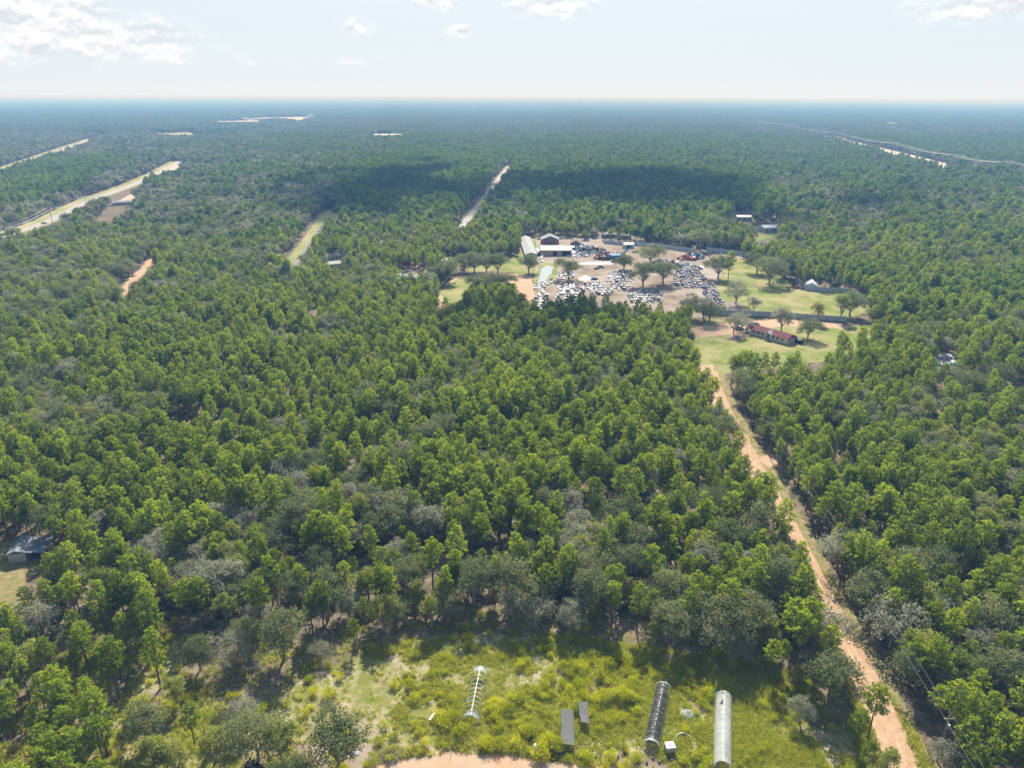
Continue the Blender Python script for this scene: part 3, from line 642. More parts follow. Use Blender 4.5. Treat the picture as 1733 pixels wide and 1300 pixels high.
for i in order:
    if not view[i]: continue
    s = int(sp[i]); nm = kn_obj[s]
    if CAP[nm] <= 0: continue
    CAP[nm] -= 1; single[i] = True
    if x[i] > roadx(y[i]): zone = 'in the dense wood across the dirt road from the greenhouses'
    elif y[i] > backy - 4: zone = 'in the dense wood behind the greenhouse clearing'
    elif x[i] < 0: zone = 'among the scrub below the tin shed, west of the clearing'
    else: zone = 'in the belt between the clearing and the dirt road'
    dr = abs(x[i] - roadx(y[i])); tl = hh[i]
    if 'dense wood' in zone and dr < 13: zone = 'at the east edge of the dirt road under the wires' if x[i] > roadx(y[i]) else 'at the west edge of the dirt road'
    elif 'dense wood behind' in zone and y[i] < backy + 9: zone = 'at the wood edge right behind the clearing'
    hw = ('tall ' if tl > 12.6 else 'short ' if tl < 9 else '')
    place_tree(KN[s], x[i], y[i], sc_[i], rz[i], hw + what[s] + ' ' + zone, hw + what[s] + 's ' + zone, int(var[i]))
rest = ~single
def stand(x, y, sp, seed):  # with distance, more trees switch to the haze-tinted far kits
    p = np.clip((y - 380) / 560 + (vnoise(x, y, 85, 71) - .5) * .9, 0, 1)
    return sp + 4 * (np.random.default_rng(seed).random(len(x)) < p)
KN8 = KN + KN
def scat(name, kind_ids, kit, mask, label, x, y, sp, sc_, rz, var):
    m_ = mask & np.isin(sp, kind_ids); n = int(m_.sum())
    meshes = []; base = {}
    for k in kind_ids:
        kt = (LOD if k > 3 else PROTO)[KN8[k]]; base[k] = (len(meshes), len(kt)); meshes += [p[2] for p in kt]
    sel = sp[m_]; idx = np.array([base[int(a)][0] + int(v) % base[int(a)][1] for a, v in zip(sel, var[m_])])
    r = np.random.default_rng(n); tl = r.normal(0, .03, (n, 2))
    scatter(name, meshes, np.stack([x[m_], y[m_], np.full(n, -.05)], 1), idx, np.stack([tl[:, 0], tl[:, 1], rz[m_]], 1), np.stack([sc_[m_]] * 3, 1) * np.stack([r.uniform(.9, 1.12, n), r.uniform(.9, 1.12, n), np.ones(n)], 1), label, 'forest')
sp = stand(x, y, sp, 3)
scat('pine_forest', [0, 4], PROTO, rest, 'dense green pine canopy stretching from the dirt road to the salvage yard', x, y, sp, sc_, rz, var)
scat('oak_forest', [1, 2, 3, 5, 6, 7], PROTO, rest, 'grey-green oak canopy mixed between the pines', x, y, sp, sc_, rz, var)
# farther wood with lighter trees
x, y = grid(6.2, NEAR_Y, 2300, 41); ok = plan(x, y, 1); x = x[ok]; y = y[ok]
sp = species(x, y, 6); hh = heights(sp, x, y, nrg) * 1.12; sc2 = hh / np.array([12., 10., 9., 10.5])[sp]
sp = stand(x, y, sp, 4)
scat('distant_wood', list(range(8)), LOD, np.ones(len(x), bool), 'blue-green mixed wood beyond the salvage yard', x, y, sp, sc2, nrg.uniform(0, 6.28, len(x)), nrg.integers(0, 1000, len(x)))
# tiles of canopy out to the horizon
def tile(seed, size, n, rr, hh0, k):
    r = np.random.default_rng(seed); P = []; Nn = []; S = []; T = []
    cx = r.uniform(-.52, .52, n) * size; cy_ = r.uniform(-.52, .52, n) * size; h = hh0 * r.uniform(.75, 1.15, n); rad = rr * r.uniform(.7, 1.35, n); tone = r.random(n)
    v = r.normal(size=(n, k, 3)); v[..., 2] = np.abs(v[..., 2]) - .15; v /= np.linalg.norm(v, axis=2, keepdims=True)
    C = np.stack([cx, cy_, h - rad], 1)[:, None, :] + v * rad[:, None, None] * np.array([1, 1, .9])
    return leafmesh('canopy', C.reshape(-1, 3), (v + r.normal(size=v.shape) * .25).reshape(-1, 3), np.repeat(rad * .62, k), np.repeat(rad * .5, k), np.clip(np.repeat(tone, k) + r.normal(0, .1, n * k), 0, 1), M_FAR, r)
def tiles(name, size, y0, y1, meshes, label, sx=1.0):
    xs = np.arange(-.8 * y1 - size, .8 * y1 + size, size); ys = np.arange(y0 + size / 2, y1, size); X, Y = np.meshgrid(xs, ys); X = X.ravel(); Y = Y.ravel()
    m_ = (np.abs(X) < .8 * Y + size + 60); X = X[m_]; Y = Y[m_]
    if y0 < 9000:
        ok = np.ones(len(X), bool)
        for p in KEEP_OUT: ok &= ~inpoly(X, Y, p)
        for ln in (HWY2, HWY3, POWER): ok &= dpoly(X, Y, ln) > 34
        X = X[ok]; Y = Y[ok]
    n = len(X); r = np.random.default_rng(n)
    scatter(name, meshes, np.stack([X, Y, np.zeros(n)], 1), r.integers(0, len(meshes), n), np.stack([np.zeros(n), np.zeros(n), r.integers(0, 4, n) * math.pi / 2], 1), np.stack([np.ones(n), np.ones(n), r.uniform(.85, 1.2, n)], 1), label, 'forest')
tiles('far_forest', 66.0, 2300, 8000, [tile(900 + i, 66, 95, 4.2, 13, 16) for i in range(6)], 'blue hazy forest spreading over the plain towards the horizon')
tiles('horizon_forest', 420.0, 8000, 45000, [tile(950 + i, 420, 700, 11, 17, 7) for i in range(5)], 'pale blue forest along the horizon')
# ------------------------------------------------------------------ buildings
def house(name, x, y, L, W, eave, ridge, rz, wallm, roofm, label, cat='house', group=None, windows=(), doors=(), over=.4, chimney=False):
    """gabled building, ridge along local x; windows/doors: (side, pos, width, z0, z1), sides S N E W"""
    o = empty(name, (x, y, 0), rz, label, cat, group); a, b = L / 2, W / 2
    w = MB(); w.add([(-a, -b, 0), (a, -b, 0), (a, b, 0), (-a, b, 0), (-a, -b, eave), (a, -b, eave), (a, b, eave), (-a, b, eave), (-a, 0, ridge), (a, 0, ridge)],
                    [(0, 1, 5, 4), (2, 3, 7, 6), (1, 2, 6, 9, 5), (3, 0, 4, 8, 7)])
    w.build('wall', wallm, o)
    sl = (ridge - eave) / b; A, B = a + over, b + over; ze = eave - over * sl + .06; zr = ridge + .06; t = .16
    rf = MB().add([(-A, -B, ze), (A, -B, ze), (A, 0, zr), (-A, 0, zr), (A, B, ze), (-A, B, ze), (-A, -B, ze - .1), (A, -B, ze - .1), (A, B, ze - .1), (-A, B, ze - .1)],
                  [(0, 1, 2, 3), (3, 2, 4, 5), (0, 6, 7, 1), (4, 8, 9, 5), (1, 7, 8, 4, 2), (5, 9, 6, 0, 3)])
    r_ = rf.build('roof', roofm, o)
    if chimney: MB().box(-.35, .35, -.35, .35, eave, ridge + .9, c=(a * .4, .6, 0)).build('chimney', M_BRICK, r_)
    def opening(nm, m_, side, pos, wd, z0, z1):
        e = .05
        q = dict(S=(pos - wd / 2, pos + wd / 2, -b - e, -b + .02), N=(pos - wd / 2, pos + wd / 2, b - .02, b + e), E=(a - .02, a + e, pos - wd / 2, pos + wd / 2), W=(-a - e, -a + .02, pos - wd / 2, pos + wd / 2))[side]
        return MB().box(*q, z0, z1).build(nm, m_, o)
    for w_ in windows: opening('window', M_GLASS, *w_)
    for d_ in doors: opening('door', M_DARK, *d_)
    return o
def at(px, py): return g(px, py)
def between(p0, p1):
    a = Vector(g(*p0)); b = Vector(g(*p1)); d = b - a
    return a, b, (a + b) / 2, d.length, math.atan2(d.y, d.x)

# the long home with the maroon roof
a, b, c, ln, ang = between((1270, 566), (1328.5, 583))
nx, ny = -math.sin(ang), math.cos(ang)
hx, hy = c.x + nx * 3.7, c.y + ny * 3.7
wins = [('S', p, 1.3, 1.4, 2.5) for p in (-8.2, -5.4, -3.2, 3.0, 5.4, 8.0)] + [('E', -1.8, 1.0, 1.4, 2.4)] + [('N', p, 1.3, 1.4, 2.5) for p in (-7, -2, 4, 8)]
home = house('manufactured_home', hx, hy, 21.5, 7.4, 3.0, 4.5, ang, M_WALL, M_MAROON, 'long cream home with maroon gabled roof on the lawn beside the fence', 'house', windows=wins, doors=[('S', .2, 1.0, .5, 2.5)])
MB().box(-10.8, 10.8, -3.76, 3.76, 0, .6).build('skirting', M_WHITE, home)
dg = MB().add([(-2.2, -4.6, 3.0), (2.2, -4.6, 3.0), (0, -4.6, 4.35), (-2.2, 0, 3.1), (2.2, 0, 3.1), (0, 0, 4.62)], [(0, 1, 2), (0, 2, 5, 3), (2, 1, 4, 5)]); dg.build('porch_roof', M_WHITE, home)
MB().box(-1.6, 1.6, -5.6, -3.8, 0, .55).build('porch', M_WOOD, home)
for k in range(3): MB().box(-.7, .7, -5.9 - .3 * k, -5.6 - .3 * k, 0, .42 - .14 * k).build('step', M_WOOD, home)
house('lean_to', *at(1352, 580), 3.2, 2.6, 2.0, 2.5, ang, M_DARK, M_BLACK, 'small dark lean-to at the end of the maroon-roofed home', 'shed', doors=[('S', 0, 1, 0, 1.7)])

# tin shed with an open carport
sx, sy = at(34, 952); sr = R(52)
o = empty('tin_shed', (sx, sy, 0), sr - R(38), 'tin-roofed shed with open side bay in the clearing left of the wood', 'shed')
MB().box(-2.4, 1.6, 0, 7, 0, 2.5).build('wall', M_WHITE, o)
MB().add([(-2.7, -.3, 2.6), (-.4, -.3, 3.5), (-.4, 7.3, 3.5), (-2.7, 7.3, 2.6), (2, -.3, 2.75), (2, 7.3, 2.75)], [(0, 1, 2, 3), (1, 4, 5, 2)]).build('roof', M_TIN, o)
MB().add([(2.02, -.3, 2.72), (6, -.3, 2.1), (6, 7.3, 2.1), (2.02, 7.3, 2.72)], [(0, 1, 2, 3)]).build('carport_roof', M_TIN, o)
for px_, py_ in ((5.8, 0), (5.8, 3.5), (5.8, 7)): MB().box(-.08, .08, -.08, .08, 0, 2.12, c=(px_, py_, 0)).build('post', M_POLE, o)
MB().box(-1.6, .6, -.05, .02, .1, 2.1).build('door', M_WALL, o); MB().box(2.4, 3.6, 1, 3, 0, 1.1).build('stored_crate', M_DARK, o)
o = house('tin_shed', *at(-18, 1192), 7, 6, 2.4, 3.4, R(30), M_WALLT, M_TIN, 'small shed with bright tin roof half hidden by pines below the open-bay shed', 'shed', doors=[('S', 0, 1.2, 0, 2)])

# salvage yard
yb = house('yard_barn', at(941, 433)[0], at(941, 433)[1] + 9, 23, 17, 4.2, 6.2, R(1), M_WALLT, M_TINW, 'wide tan workshop barn with skylights in its pale metal roof', 'barn', doors=[('S', -.8, 3.2, 0, 3.2), ('S', 7.4, 6.6, 0, 3.3)])
for k in (-8.3, -6.4, -4.4, -2.8, -.6, 6.2, 8.2):
    MB().add([(k - .45, -5.2, 5.02), (k + .45, -5.2, 5.02), (k + .45, -2.6, 5.63), (k - .45, -2.6, 5.63)], [(0, 1, 2, 3)]).build('skylight', M_WHITE, yb)
MB().add([(-14.5, -8, 3.0), (-11.6, -8, 3.6), (-11.6, 6, 3.6), (-14.5, 6, 3.0)], [(0, 1, 2, 3)]).build('side_awning', M_TIN, yb)
house('brick_office', at(931, 413)[0], at(931, 413)[1] + 7, 12, 14, 3.6, 6.4, R(91), M_BRICK, M_TING, 'brick office with grey gable roof just behind the tan barn', 'building', windows=[('W', -3, 1.2, 1, 2.2), ('W', 3, 1.2, 1, 2.2)], doors=[('W', 0, 1.1, 0, 2.1)])
house('small_house', at(975, 417)[0], at(975, 417)[1] + 5, 14, 8, 3.0, 5.2, R(86), M_TIN, M_BROWN, 'small pale house with brown gable roof right of the tan barn', 'house', windows=[('W', -2, 1, 1, 2), ('W', 2, 1, 1, 2)])
house('storage_row', at(891, 437)[0] + 1.5, at(891, 437)[1] + 37, 72, 8.5, 2.8, 4.0, R(93), M_WHITE, M_TING, 'long low grey-roofed storage row standing end-on beside the salvage yard', 'storage shed', doors=[('S', -30 + 6 * k, 3, 0, 2.4) for k in range(11)])
house('white_canopy', *at(1063, 419), 8, 6, 3.0, 4.4, R(5), M_WHITE, M_WHITE, 'white pitched canopy at the gate in the yard fence', 'canopy', doors=[('S', 0, 4, 0, 2.4)])
house('white_house', *at(1372, 488), 9, 7, 3.2, 5.0, R(70), M_WHITEROOF, M_WHITEROOF, 'small white house inside the fenced corner of the pasture', 'house', windows=[('W', -1.8, 1, 1, 2.2), ('W', 1.8, 1, 1, 2.2)], doors=[('N', 0, 1, 0, 2)])
house('white_farmhouse', *at(1301, 392), 15, 11, 4.5, 6.2, R(10), M_WHITE, M_WHITEROOF, 'white farmhouse with pale pitched roof among the trees past the north road', 'house', windows=[('S', p, 1.3, 1.2, 3) for p in (-5, -1.5, 2, 5.5)], chimney=True)
house('white_cottage', *at(1258, 373), 14, 8, 4, 5.2, R(-4), M_WALLT, M_WHITEROOF, 'pale low house behind the white farmhouse', 'house', windows=[('S', p, 1.3, 1.2, 3) for p in (-5, 0, 5)])
for px_, py_, L_, W_, rz_, wm, rm, lab in ((1031, 401, 12, 8, 5, M_TIN, M_TING, 'grey house across the north road from the yard'), (1056, 403, 11, 7, 0, M_WHITE, M_TINW, 'white cottage across the north road beside the grey house'),
        (566, 452, 12, 9, 25, M_WHITE, M_TING, 'white cottage by the lane in the western oaks'), (562, 439, 11, 8, 20, M_WALL, M_TINW, 'pale house behind the cottage by the lane'),
        (700, 438, 14, 9, 12, M_TIN, M_TING, 'grey-roofed house among the oaks behind the dirt loop'), (735, 440, 10, 7, -8, M_WHITE, M_TINW, 'white shed among the oaks right of the grey-roofed house'), (748, 447, 9, 5, 3, M_WHITE, M_WHITE, 'white trailer home under the big oak by the dirt loop'),
        (659, 474, 15, 8, 6, M_WHITE, M_WHITE, 'long white trailer home west of the dirt loop'), (703, 476, 12, 7, -6, M_WHITE, M_TING, 'white outbuilding between the trailer home and the grey oak'),
        (207, 346, 18, 12, 30, M_WALLT, M_TING, 'dark-roofed roadside building at the highway bend')):
    house('house', *at(px_, py_), L_, W_, 3.2, 4.4, R(rz_), wm, rm, lab, 'house', windows=[('S', -L_ * .25, 1.2, 1, 2.2), ('S', L_ * .25, 1.2, 1, 2.2)], doors=[('S', 0, 1.1, 0, 2.1)])
for px_, py_, L_, W_, h_, lab in ((402, 209, 235, 40, 9, 'very long white warehouse on the plain below the horizon'), (300, 234, 42, 20, 7, 'white shed at the edge of the far green field'), (655, 232, 110, 30, 7, 'white-roofed plant on the pale far clearing'),
        (412, 203, 60, 30, 9, 'white depot behind the very long warehouse'), (440, 203, 70, 30, 8, 'white depot right of the one behind the long warehouse'), (462, 202, 50, 30, 8, 'small white depot at the end of the far depots'), (518, 197, 90, 40, 9, 'pale industrial hall near the far highway end'),
        (1507, 211, 60, 25, 8, 'white barn on the far right clearing'), (1522, 209, 30, 20, 7, 'small white barn beside the far right barn'), (480, 234, 30, 16, 6, 'white roof lost in the western woods')):
    house('warehouse', *at(px_, py_), L_, W_, h_, h_ + 3, R(-3 + (px_ % 7)), M_WHITE, M_TINW, lab, 'warehouse', windows=(), doors=[('S', 0, 6, 0, 5)], over=.8)

# far masts
for px_, py_, h_, lab in ((655, 188, 105, 'thin red lattice radio mast on the horizon'), (503, 190, 90, 'thin radio mast left of the lattice one on the horizon')):
    x_, y_ = at(px_, py_); o = empty('radio_mast', (x_, y_, 0), 0, lab, 'mast')
    for k in range(3): MB().tube([(math.cos(k * 2.1) * 1.2, math.sin(k * 2.1) * 1.2, 0), (math.cos(k * 2.1) * .7, math.sin(k * 2.1) * .7, h_)], .35, 5).build('leg', M_STEEL, o)
    for k in range(12): MB().box(-1, 1, -1, 1, h_ * k / 12, h_ * k / 12 + .5).build('brace', M_STEEL, o)
x_, y_ = at(411, 200); o = empty('water_tower', (x_, y_, 0), 0, 'dark water tower behind the very long warehouse', 'tower')
for k in range(4): MB().tube([(6 * math.cos(k * 1.57), 6 * math.sin(k * 1.57), 0), (4 * math.cos(k * 1.57), 4 * math.sin(k * 1.57), 30)], .7, 6).build('leg', M_STEEL, o)
MB().tube([(0, 0, 29), (0, 0, 31), (0, 0, 38), (0, 0, 42)], [3, 7, 7, 1], 12).build('tank', M_RUST, o)

# fences of upright sheets
def fence(line, h, label, panel=5.0):
    a0 = g(*line[0]); o = empty('sheet_fence', (*a0, 0), 0, label, 'fence'); cache = {}
    for p, q in zip(line[:-1], line[1:]):
        a, b, c, ln, ang = between(p, q); n = max(1, round(ln / panel)); w = ln / n
        me = cache.setdefault((round(w, 1)), MB().box(.03, w - .03, -.05, .05, 0.05, h).mesh('panel', M_FENCE)); pm = cache.setdefault('post', MB().box(-.1, .1, -.16, -.04, 0, h + .15).mesh('post', M_POLE))
        for k in range(n):
            s = a + (b - a) * (k / n)
            for nm, m_ in (('panel', me), ('post', pm)):
                f = link(nm, m_, o); f.location = (s.x - a0[0], s.y - a0[1], rng.uniform(-.05, .05) if nm == 'panel' else 0); f.rotation_euler = (rng.uniform(-.03, .03), 0, ang)
fence([(1075, 415), (1120, 420), (1172, 427)], 3.2, 'grey sheet-metal fence along the north side of the salvage yard')
fence([(1195, 424), (1250, 432), (1268, 437)], 3.2, 'grey sheet-metal fence along the north edge of the pasture')
fence([(1022, 412), (1068, 416)], 2.8, 'dark sheet-metal fence between tan barn and white canopy')
fence([(1188, 532), (1300, 536), (1432, 545)], 3.0, 'long pale grey sheet fence between pasture and home lawn')
fence([(1347, 476), (1365, 492), (1441, 496), (1476, 522)], 2.8, 'angled pale sheet fence round the small white house and pasture corner')

# ------------------------------------------------------------------ cars
PAINT = {}
for nm, c in dict(white=(.38, .38, .38), silver=(.24, .25, .27), grey=(.22, .23, .25), black=(.025, .025, .03), red=(.38, .04, .035), blue=(.05, .09, .28), tan=(.45, .37, .27), green=(.06, .16, .10)).items():
    m = plain('car_paint_' + nm, c, .3, .15, var=.08, spec=.6); PAINT[nm] = m
def car_meshes(kind, paint):
    """-> body, cabin glass+roof; nose towards +x"""
    L_, W_, hood, roof = dict(sedan=(4.7, 1.8, .92, 1.42), van=(4.9, 1.9, 1.05, 1.75), pickup=(5.5, 1.95, 1.05, 1.8))[kind]
    a, b = L_ / 2, W_ / 2; st = [(-a, .62, .86), (-a + .15, .45, .98), (-a * .55, .4, 1), (0, .4, 1), (a * .5, .4, 1), (a - .25, .45, .95), (a, .6, .8)]
    bd = MB(); vs = []
    for i, (x_, z0, k) in enumerate(st):
        hz = hood * (.93 if i in (0,) else .86 if i == 5 else .72 if i == 6 else 1)
        vs += [(x_, -b * k * .94, .22), (x_, -b * k, z0 + .1), (x_, -b * k * .93, hz), (x_, b * k * .93, hz), (x_, b * k, z0 + .1), (x_, b * k * .94, .22)]
    fs = []
    n = len(st)
    for i in range(n - 1):
        for k in range(6): fs.append((i * 6 + k, (i + 1) * 6 + k, (i + 1) * 6 + (k + 1) % 6, i * 6 + (k + 1) % 6))
    fs += [tuple(range(6)), tuple((n - 1) * 6 + k for k in range(5, -1, -1))]
    bd.add(vs, fs, 0)
    for i, f in enumerate(bd.f[:(n - 1) * 6]):
        if i % 6 == 5: bd.m[i] = 1
    x0, x1, x2, x3 = dict(sedan=(-1.75, -1.05, .35, 1.15), van=(-2.3, -1.95, .5, 1.35), pickup=(-.35, -.15, .75, 1.45))[kind]
    cb = MB(); z = hood - .02; bb = b * .90; bt = b * .72
    cb.add([(x0, -bb, z), (x3, -bb, z), (x3, bb, z), (x0, bb, z), (x1, -bt, roof), (x2, -bt, roof), (x2, bt, roof), (x1, bt, roof)], [(0, 1, 5, 4), (1, 2, 6, 5), (2, 3, 7, 6), (3, 0, 4, 7)], 1)
    cb.add([(x1 - .03, -bt - .03, roof + .005), (x2 + .03, -bt - .03, roof + .005), (x2 + .03, bt + .03, roof + .005), (x1 - .03, bt + .03, roof + .005), (x1, -bt + .05, roof + .05), (x2, -bt + .05, roof + .05), (x2, bt - .05, roof + .05), (x1, bt - .05, roof + .05)], [(4, 5, 6, 7), (0, 1, 5, 4), (1, 2, 6, 5), (2, 3, 7, 6), (3, 0, 4, 7)], 0)
    return bd.mesh('body', [PAINT[paint], M_BLACK], False), cb.mesh('cabin', [PAINT[paint], M_GLASS])
CARS = {}
WHEEL = MB().tube([(0, -.11, 0), (0, .11, 0)], .33, 12).mesh('wheel', M_BLACK)
def car(kind, paint, x_, y_, rz, label, group=None, wheels=False, z=0.0, tilt=0.0):
    if (kind, paint) not in CARS: CARS[(kind, paint)] = car_meshes(kind, paint)
    o = empty({'sedan': 'car', 'van': 'van', 'pickup': 'pickup_truck'}[kind], (x_, y_, z), rz, label, {'sedan': 'car', 'van': 'van', 'pickup': 'pickup'}[kind], group)
    o.rotation_euler = (tilt, 0, rz)
    for nm, me in zip(('body', 'cabin'), CARS[(kind, paint)]): link(nm, me, o)
    if wheels:
        for wx in (-1.45, 1.45):
            for wy in (-.82, .82):
                w = link('wheel', WHEEL, o); w.location = (wx, wy, .33)
    return o
blocks = [('behind the single row facing the wood', [(990, 478), (1022, 480), (1022, 489), (990, 489)]), ('in the rows left of the twin oaks', [(1034, 481), (1066, 480), (1062, 492), (1036, 490)]), ('in the car rows between the pond and the wood', [(905, 480), (922, 480), (929, 520), (905, 528)]), ('in the car rows below the wide dark yard oak', [(946, 477), (988, 477), (990, 515), (942, 518)]), ('parked under the wide dark yard oak', [(940, 461), (974, 463), (974, 473), (942, 472)]),
          ('in the short car rows mid-yard left of the twin oaks', [(1024, 464), (1062, 458), (1074, 462), (1070, 477), (1026, 479)]), ('in the packed car block beside the pasture', [(1142, 455), (1178, 455), (1192, 470), (1204, 486), (1165, 487), (1141, 484)]),
          ('in the car strip along the pasture edge', [(1186, 482), (1206, 482), (1230, 524), (1202, 528)]), ('in the single row facing the wood', [(1000, 490), (1036, 488), (1036, 498), (1000, 499)]), ('in the rows below the twin oaks', [(1064, 490), (1120, 489), (1118, 512), (1066, 512)]),
          ('parked by the north fence near the olive oak', [(1163, 429), (1188, 430), (1188, 437), (1163, 436)]), ('beside the barn gable', [(913, 426), (918, 426), (920, 443), (914, 443)]), ('on the pond bank', [(924, 477), (937, 470), (937, 480), (924, 482)])]
cols_ = ['white'] * 7 + ['silver'] * 6 + ['grey'] * 3 + ['black', 'red', 'blue', 'tan', 'blue', 'grey']; ncar = 0
for where, poly in blocks:
    P = G(poly); xs = [p[0] for p in P]; ys = [p[1] for p in P]; rr_ = random.Random(len(where))
    yy = min(ys) + 2; row = 0
    while yy < max(ys):
        xx = min(xs) + rr_.uniform(1, 2)
        while xx < max(xs):
            if inpoly(np.array([xx]), np.array([yy]), P)[0] and rr_.random() > .06 and ncar < 420 and not any(math.hypot(xx - a_, yy - b_) < 1.3 for a_, b_, _ in solo_xy):
                k = rr_.choice(['sedan', 'sedan', 'sedan', 'van', 'van', 'pickup']); c_ = rr_.choice(cols_); w_ = {'sedan': 'wrecked %s car' % c_, 'van': 'wrecked %s van' % c_, 'pickup': 'wrecked %s pickup' % c_}[k]
                car(k, c_, xx + rr_.uniform(-.3, .3), yy + rr_.uniform(-.6, .6), math.pi / 2 * (1 if rr_.random() < .5 else -1) + rr_.uniform(-.16, .16), w_ + ' ' + where, w_ + 's ' + where, z=.05); ncar += 1
            xx += rr_.uniform(2.2, 2.7)
        yy += rr_.uniform(4.9, 5.6); row += 1
car('van', 'white', *at(1251, 558), R(10), 'white van parked by the slender trees at the maroon-roofed home', None, True, .06)
car('sedan', 'white', *at(1247.5, 573), R(95), 'white car on the lawn in front of the maroon-roofed home', None, True, .06)
car('pickup', 'grey', *at(1264, 561), R(80), 'grey pickup at the end of the maroon-roofed home', None, True, .06)
car('van', 'white', *at(1270, 553), R(20), 'white van behind the end of the maroon-roofed home', None, True, .06)
car('van', 'silver', *at(1278, 551), R(20), 'silver van behind the maroon-roofed home', None, True, .06)
car('sedan', 'blue', *at(1006, 473), R(12), 'dark blue car alone on the bare yard dirt', None, True, .06)
car('pickup', 'white', *at(970, 455), R(0), 'white pickup poking out from the wide dark yard oak', None, True, .06)
car('van', 'white', *at(1018, 453), R(-20), 'white van on the dark dirt mid-yard', None, True, .06)
car('sedan', 'silver', *at(1010, 455), R(30), 'silver car beside the white van mid-yard', None, True, .06)
car('sedan', 'white', *at(1074, 427), R(5), 'white car by the fence near the white canopy', None, True, .06)
car('sedan', 'white', *at(1079, 415), R(-5), 'white car on the road outside the yard fence', None, True, .1)
for px_, py_, pt, lab in ((104, 253, 'white', 'white car on the upper highway'), (133, 240, 'silver', 'silver car far along the upper highway'), (75, 379, 'white', 'white car on the lower highway')):
    car('van', pt, *at(px_, py_), R(65), lab, None, True, .25)
# small white trailer half hidden on the dirt road verge
x_, y_ = at(1294, 822); o = empty('utility_trailer', (x_, y_, .05), R(84), 'small white trailer half hidden by pines at the dirt road edge', 'trailer')
MB().box(-1.9, 1.9, -.95, .95, .45, .7).build('bed', M_STEEL, o); MB().box(-1.8, 1.8, -.9, .9, .7, 1.5).build('load_box', M_WHITE, o); MB().tube([(1.9, 0, .55), (3.1, 0, .5)], .06).build('drawbar', M_STEEL, o)
for s in (-1, 1):
    w = link('wheel', WHEEL, o); w.location = (-.2, s * 1.06, .33)
# off-roader under the many-stemmed oak
x_, y_ = at(431, 1304); o = empty('off_roader', (x_, y_, .03), R(150), 'black open-topped off-roader parked under the many-stemmed oak', 'car')
MB().box(-1.9, .6, -.8, .8, .45, 1.05).box(.6, 1.8, -.7, .7, .45, 1.0).build('body', PAINT['black'], o)
MB().tube([(-1.6, -.7, 1.0), (-1.5, -.65, 1.75), (.3, -.65, 1.75), (.65, -.7, 1.0)], .05).tube([(-1.6, .7, 1.0), (-1.5, .65, 1.75), (.3, .65, 1.75), (.65, .7, 1.0)], .05).build('roll_cage', M_STEEL, o)
MB().add([(.62, -.66, 1.02), (.62, .66, 1.02), (.36, .62, 1.7), (.36, -.62, 1.7)], [(0, 1, 2, 3)]).build('windscreen', M_GLASS, o)
for wx in (-1.25, 1.25):
    for wy in (-.85, .85):
        w = link('wheel', WHEEL, o); w.location = (wx, wy, .36); w.scale = (1.15,) * 3
for s in (-.4, .4): MB().box(-.5, 0, s - .25, s + .25, .9, 1.35).build('seat', M_BLACK, o)

# blue grab crane in the yard
x_, y_ = at(1046, 439); o = empty('grab_crane', (x_, y_ - 4, .05), R(8), 'blue grab crane with raised arm among scrap in the yard', 'crane')
o.scale = (1.35,) * 3; MB().box(-3, 3, -1.5, 1.5, .5, 1.3).build('undercarriage', M_BLACK, o)
for wx in (-2.2, 2.2):
    for wy in (-1.4, 1.4):
        w = link('wheel', WHEEL, o); w.location = (wx, wy, .6); w.scale = (1.8, 2.2, 1.8)
MB().box(-4.5, 1.5, -1.4, 1.4, 1.4, 3.3).build('engine_house', M_BLUE, o); cbn = MB().box(1.5, 3.1, -1.4, 0, 1.6, 3.9).build('cab', M_BLUE, o); MB().box(3.11, 3.16, -1.2, -.2, 2.2, 3.7).build('windscreen', M_GLASS, cbn)
MB().tube([(.8, .3, 3.1), (5.5, .3, 6.2), (9.8, .3, 9.5)], [.5, .42, .3], 6).build('boom', M_BLUE, o); MB().tube([(9.8, .3, 9.5), (14.2, .3, 6.2)], [.3, .2], 6).build('stick', M_STEEL, o)
MB().tube([(14.2, .3, 6.3), (14.2, .3, 5.0), (14.2, .3, 4.0)], [.15, .6, .1], 8).build('grab', M_RUST, o)
# scrap heaps
def heap(px_, py_, n, r_, h, mats, label, size=1.0, seed=1, name='scrap_heap', cat='scrap'):
    q = random.Random(seed); x0, y0 = at(px_, py_); o = MB()
    for k in range(n):
        a = q.uniform(0, 6.3); d = r_ * math.sqrt(q.random()); z = h * (1 - (d / r_) ** 2) * q.random()
        M_ = Euler((q.uniform(-.6, .6), q.uniform(-.6, .6), q.uniform(0, 6))).to_matrix(); s = [q.uniform(.2, 1) * size, q.uniform(.2, 1) * size, q.uniform(.08, .5) * size]
        vs = [M_ @ Vector((sx * s[0], sy * s[1], sz * s[2])) + Vector((d * math.cos(a), d * math.sin(a), z + .1)) for sz in (-1, 1) for sx, sy in ((-1, -1), (1, -1), (1, 1), (-1, 1))]
        o.add(vs, [(3, 2, 1, 0), (4, 5, 6, 7), (0, 1, 5, 4), (1, 2, 6, 5), (2, 3, 7, 6), (3, 0, 4, 7)], q.randrange(len(mats)))
    ob = o.build(name, mats); ob.location = (x0, y0, .05); tag(ob, label, cat, kind='stuff')
heap(1024, 437, 130, 8, 5, [M_RUST, M_DARK, M_STEEL, M_REDB], 'dark rusty scrap heap beside the blue crane', 1.3, 2)
heap(1038, 434, 90, 9, 2.5, [M_STEEL, M_WHITE, M_REDB, M_RUST], 'pale scrap spread behind the blue crane', 1.2, 3)
heap(978, 432, 60, 9, 1.4, [M_WHITE, M_TIN, M_STEEL], 'white scrap sheets right of the tan barn', 1.5, 4)
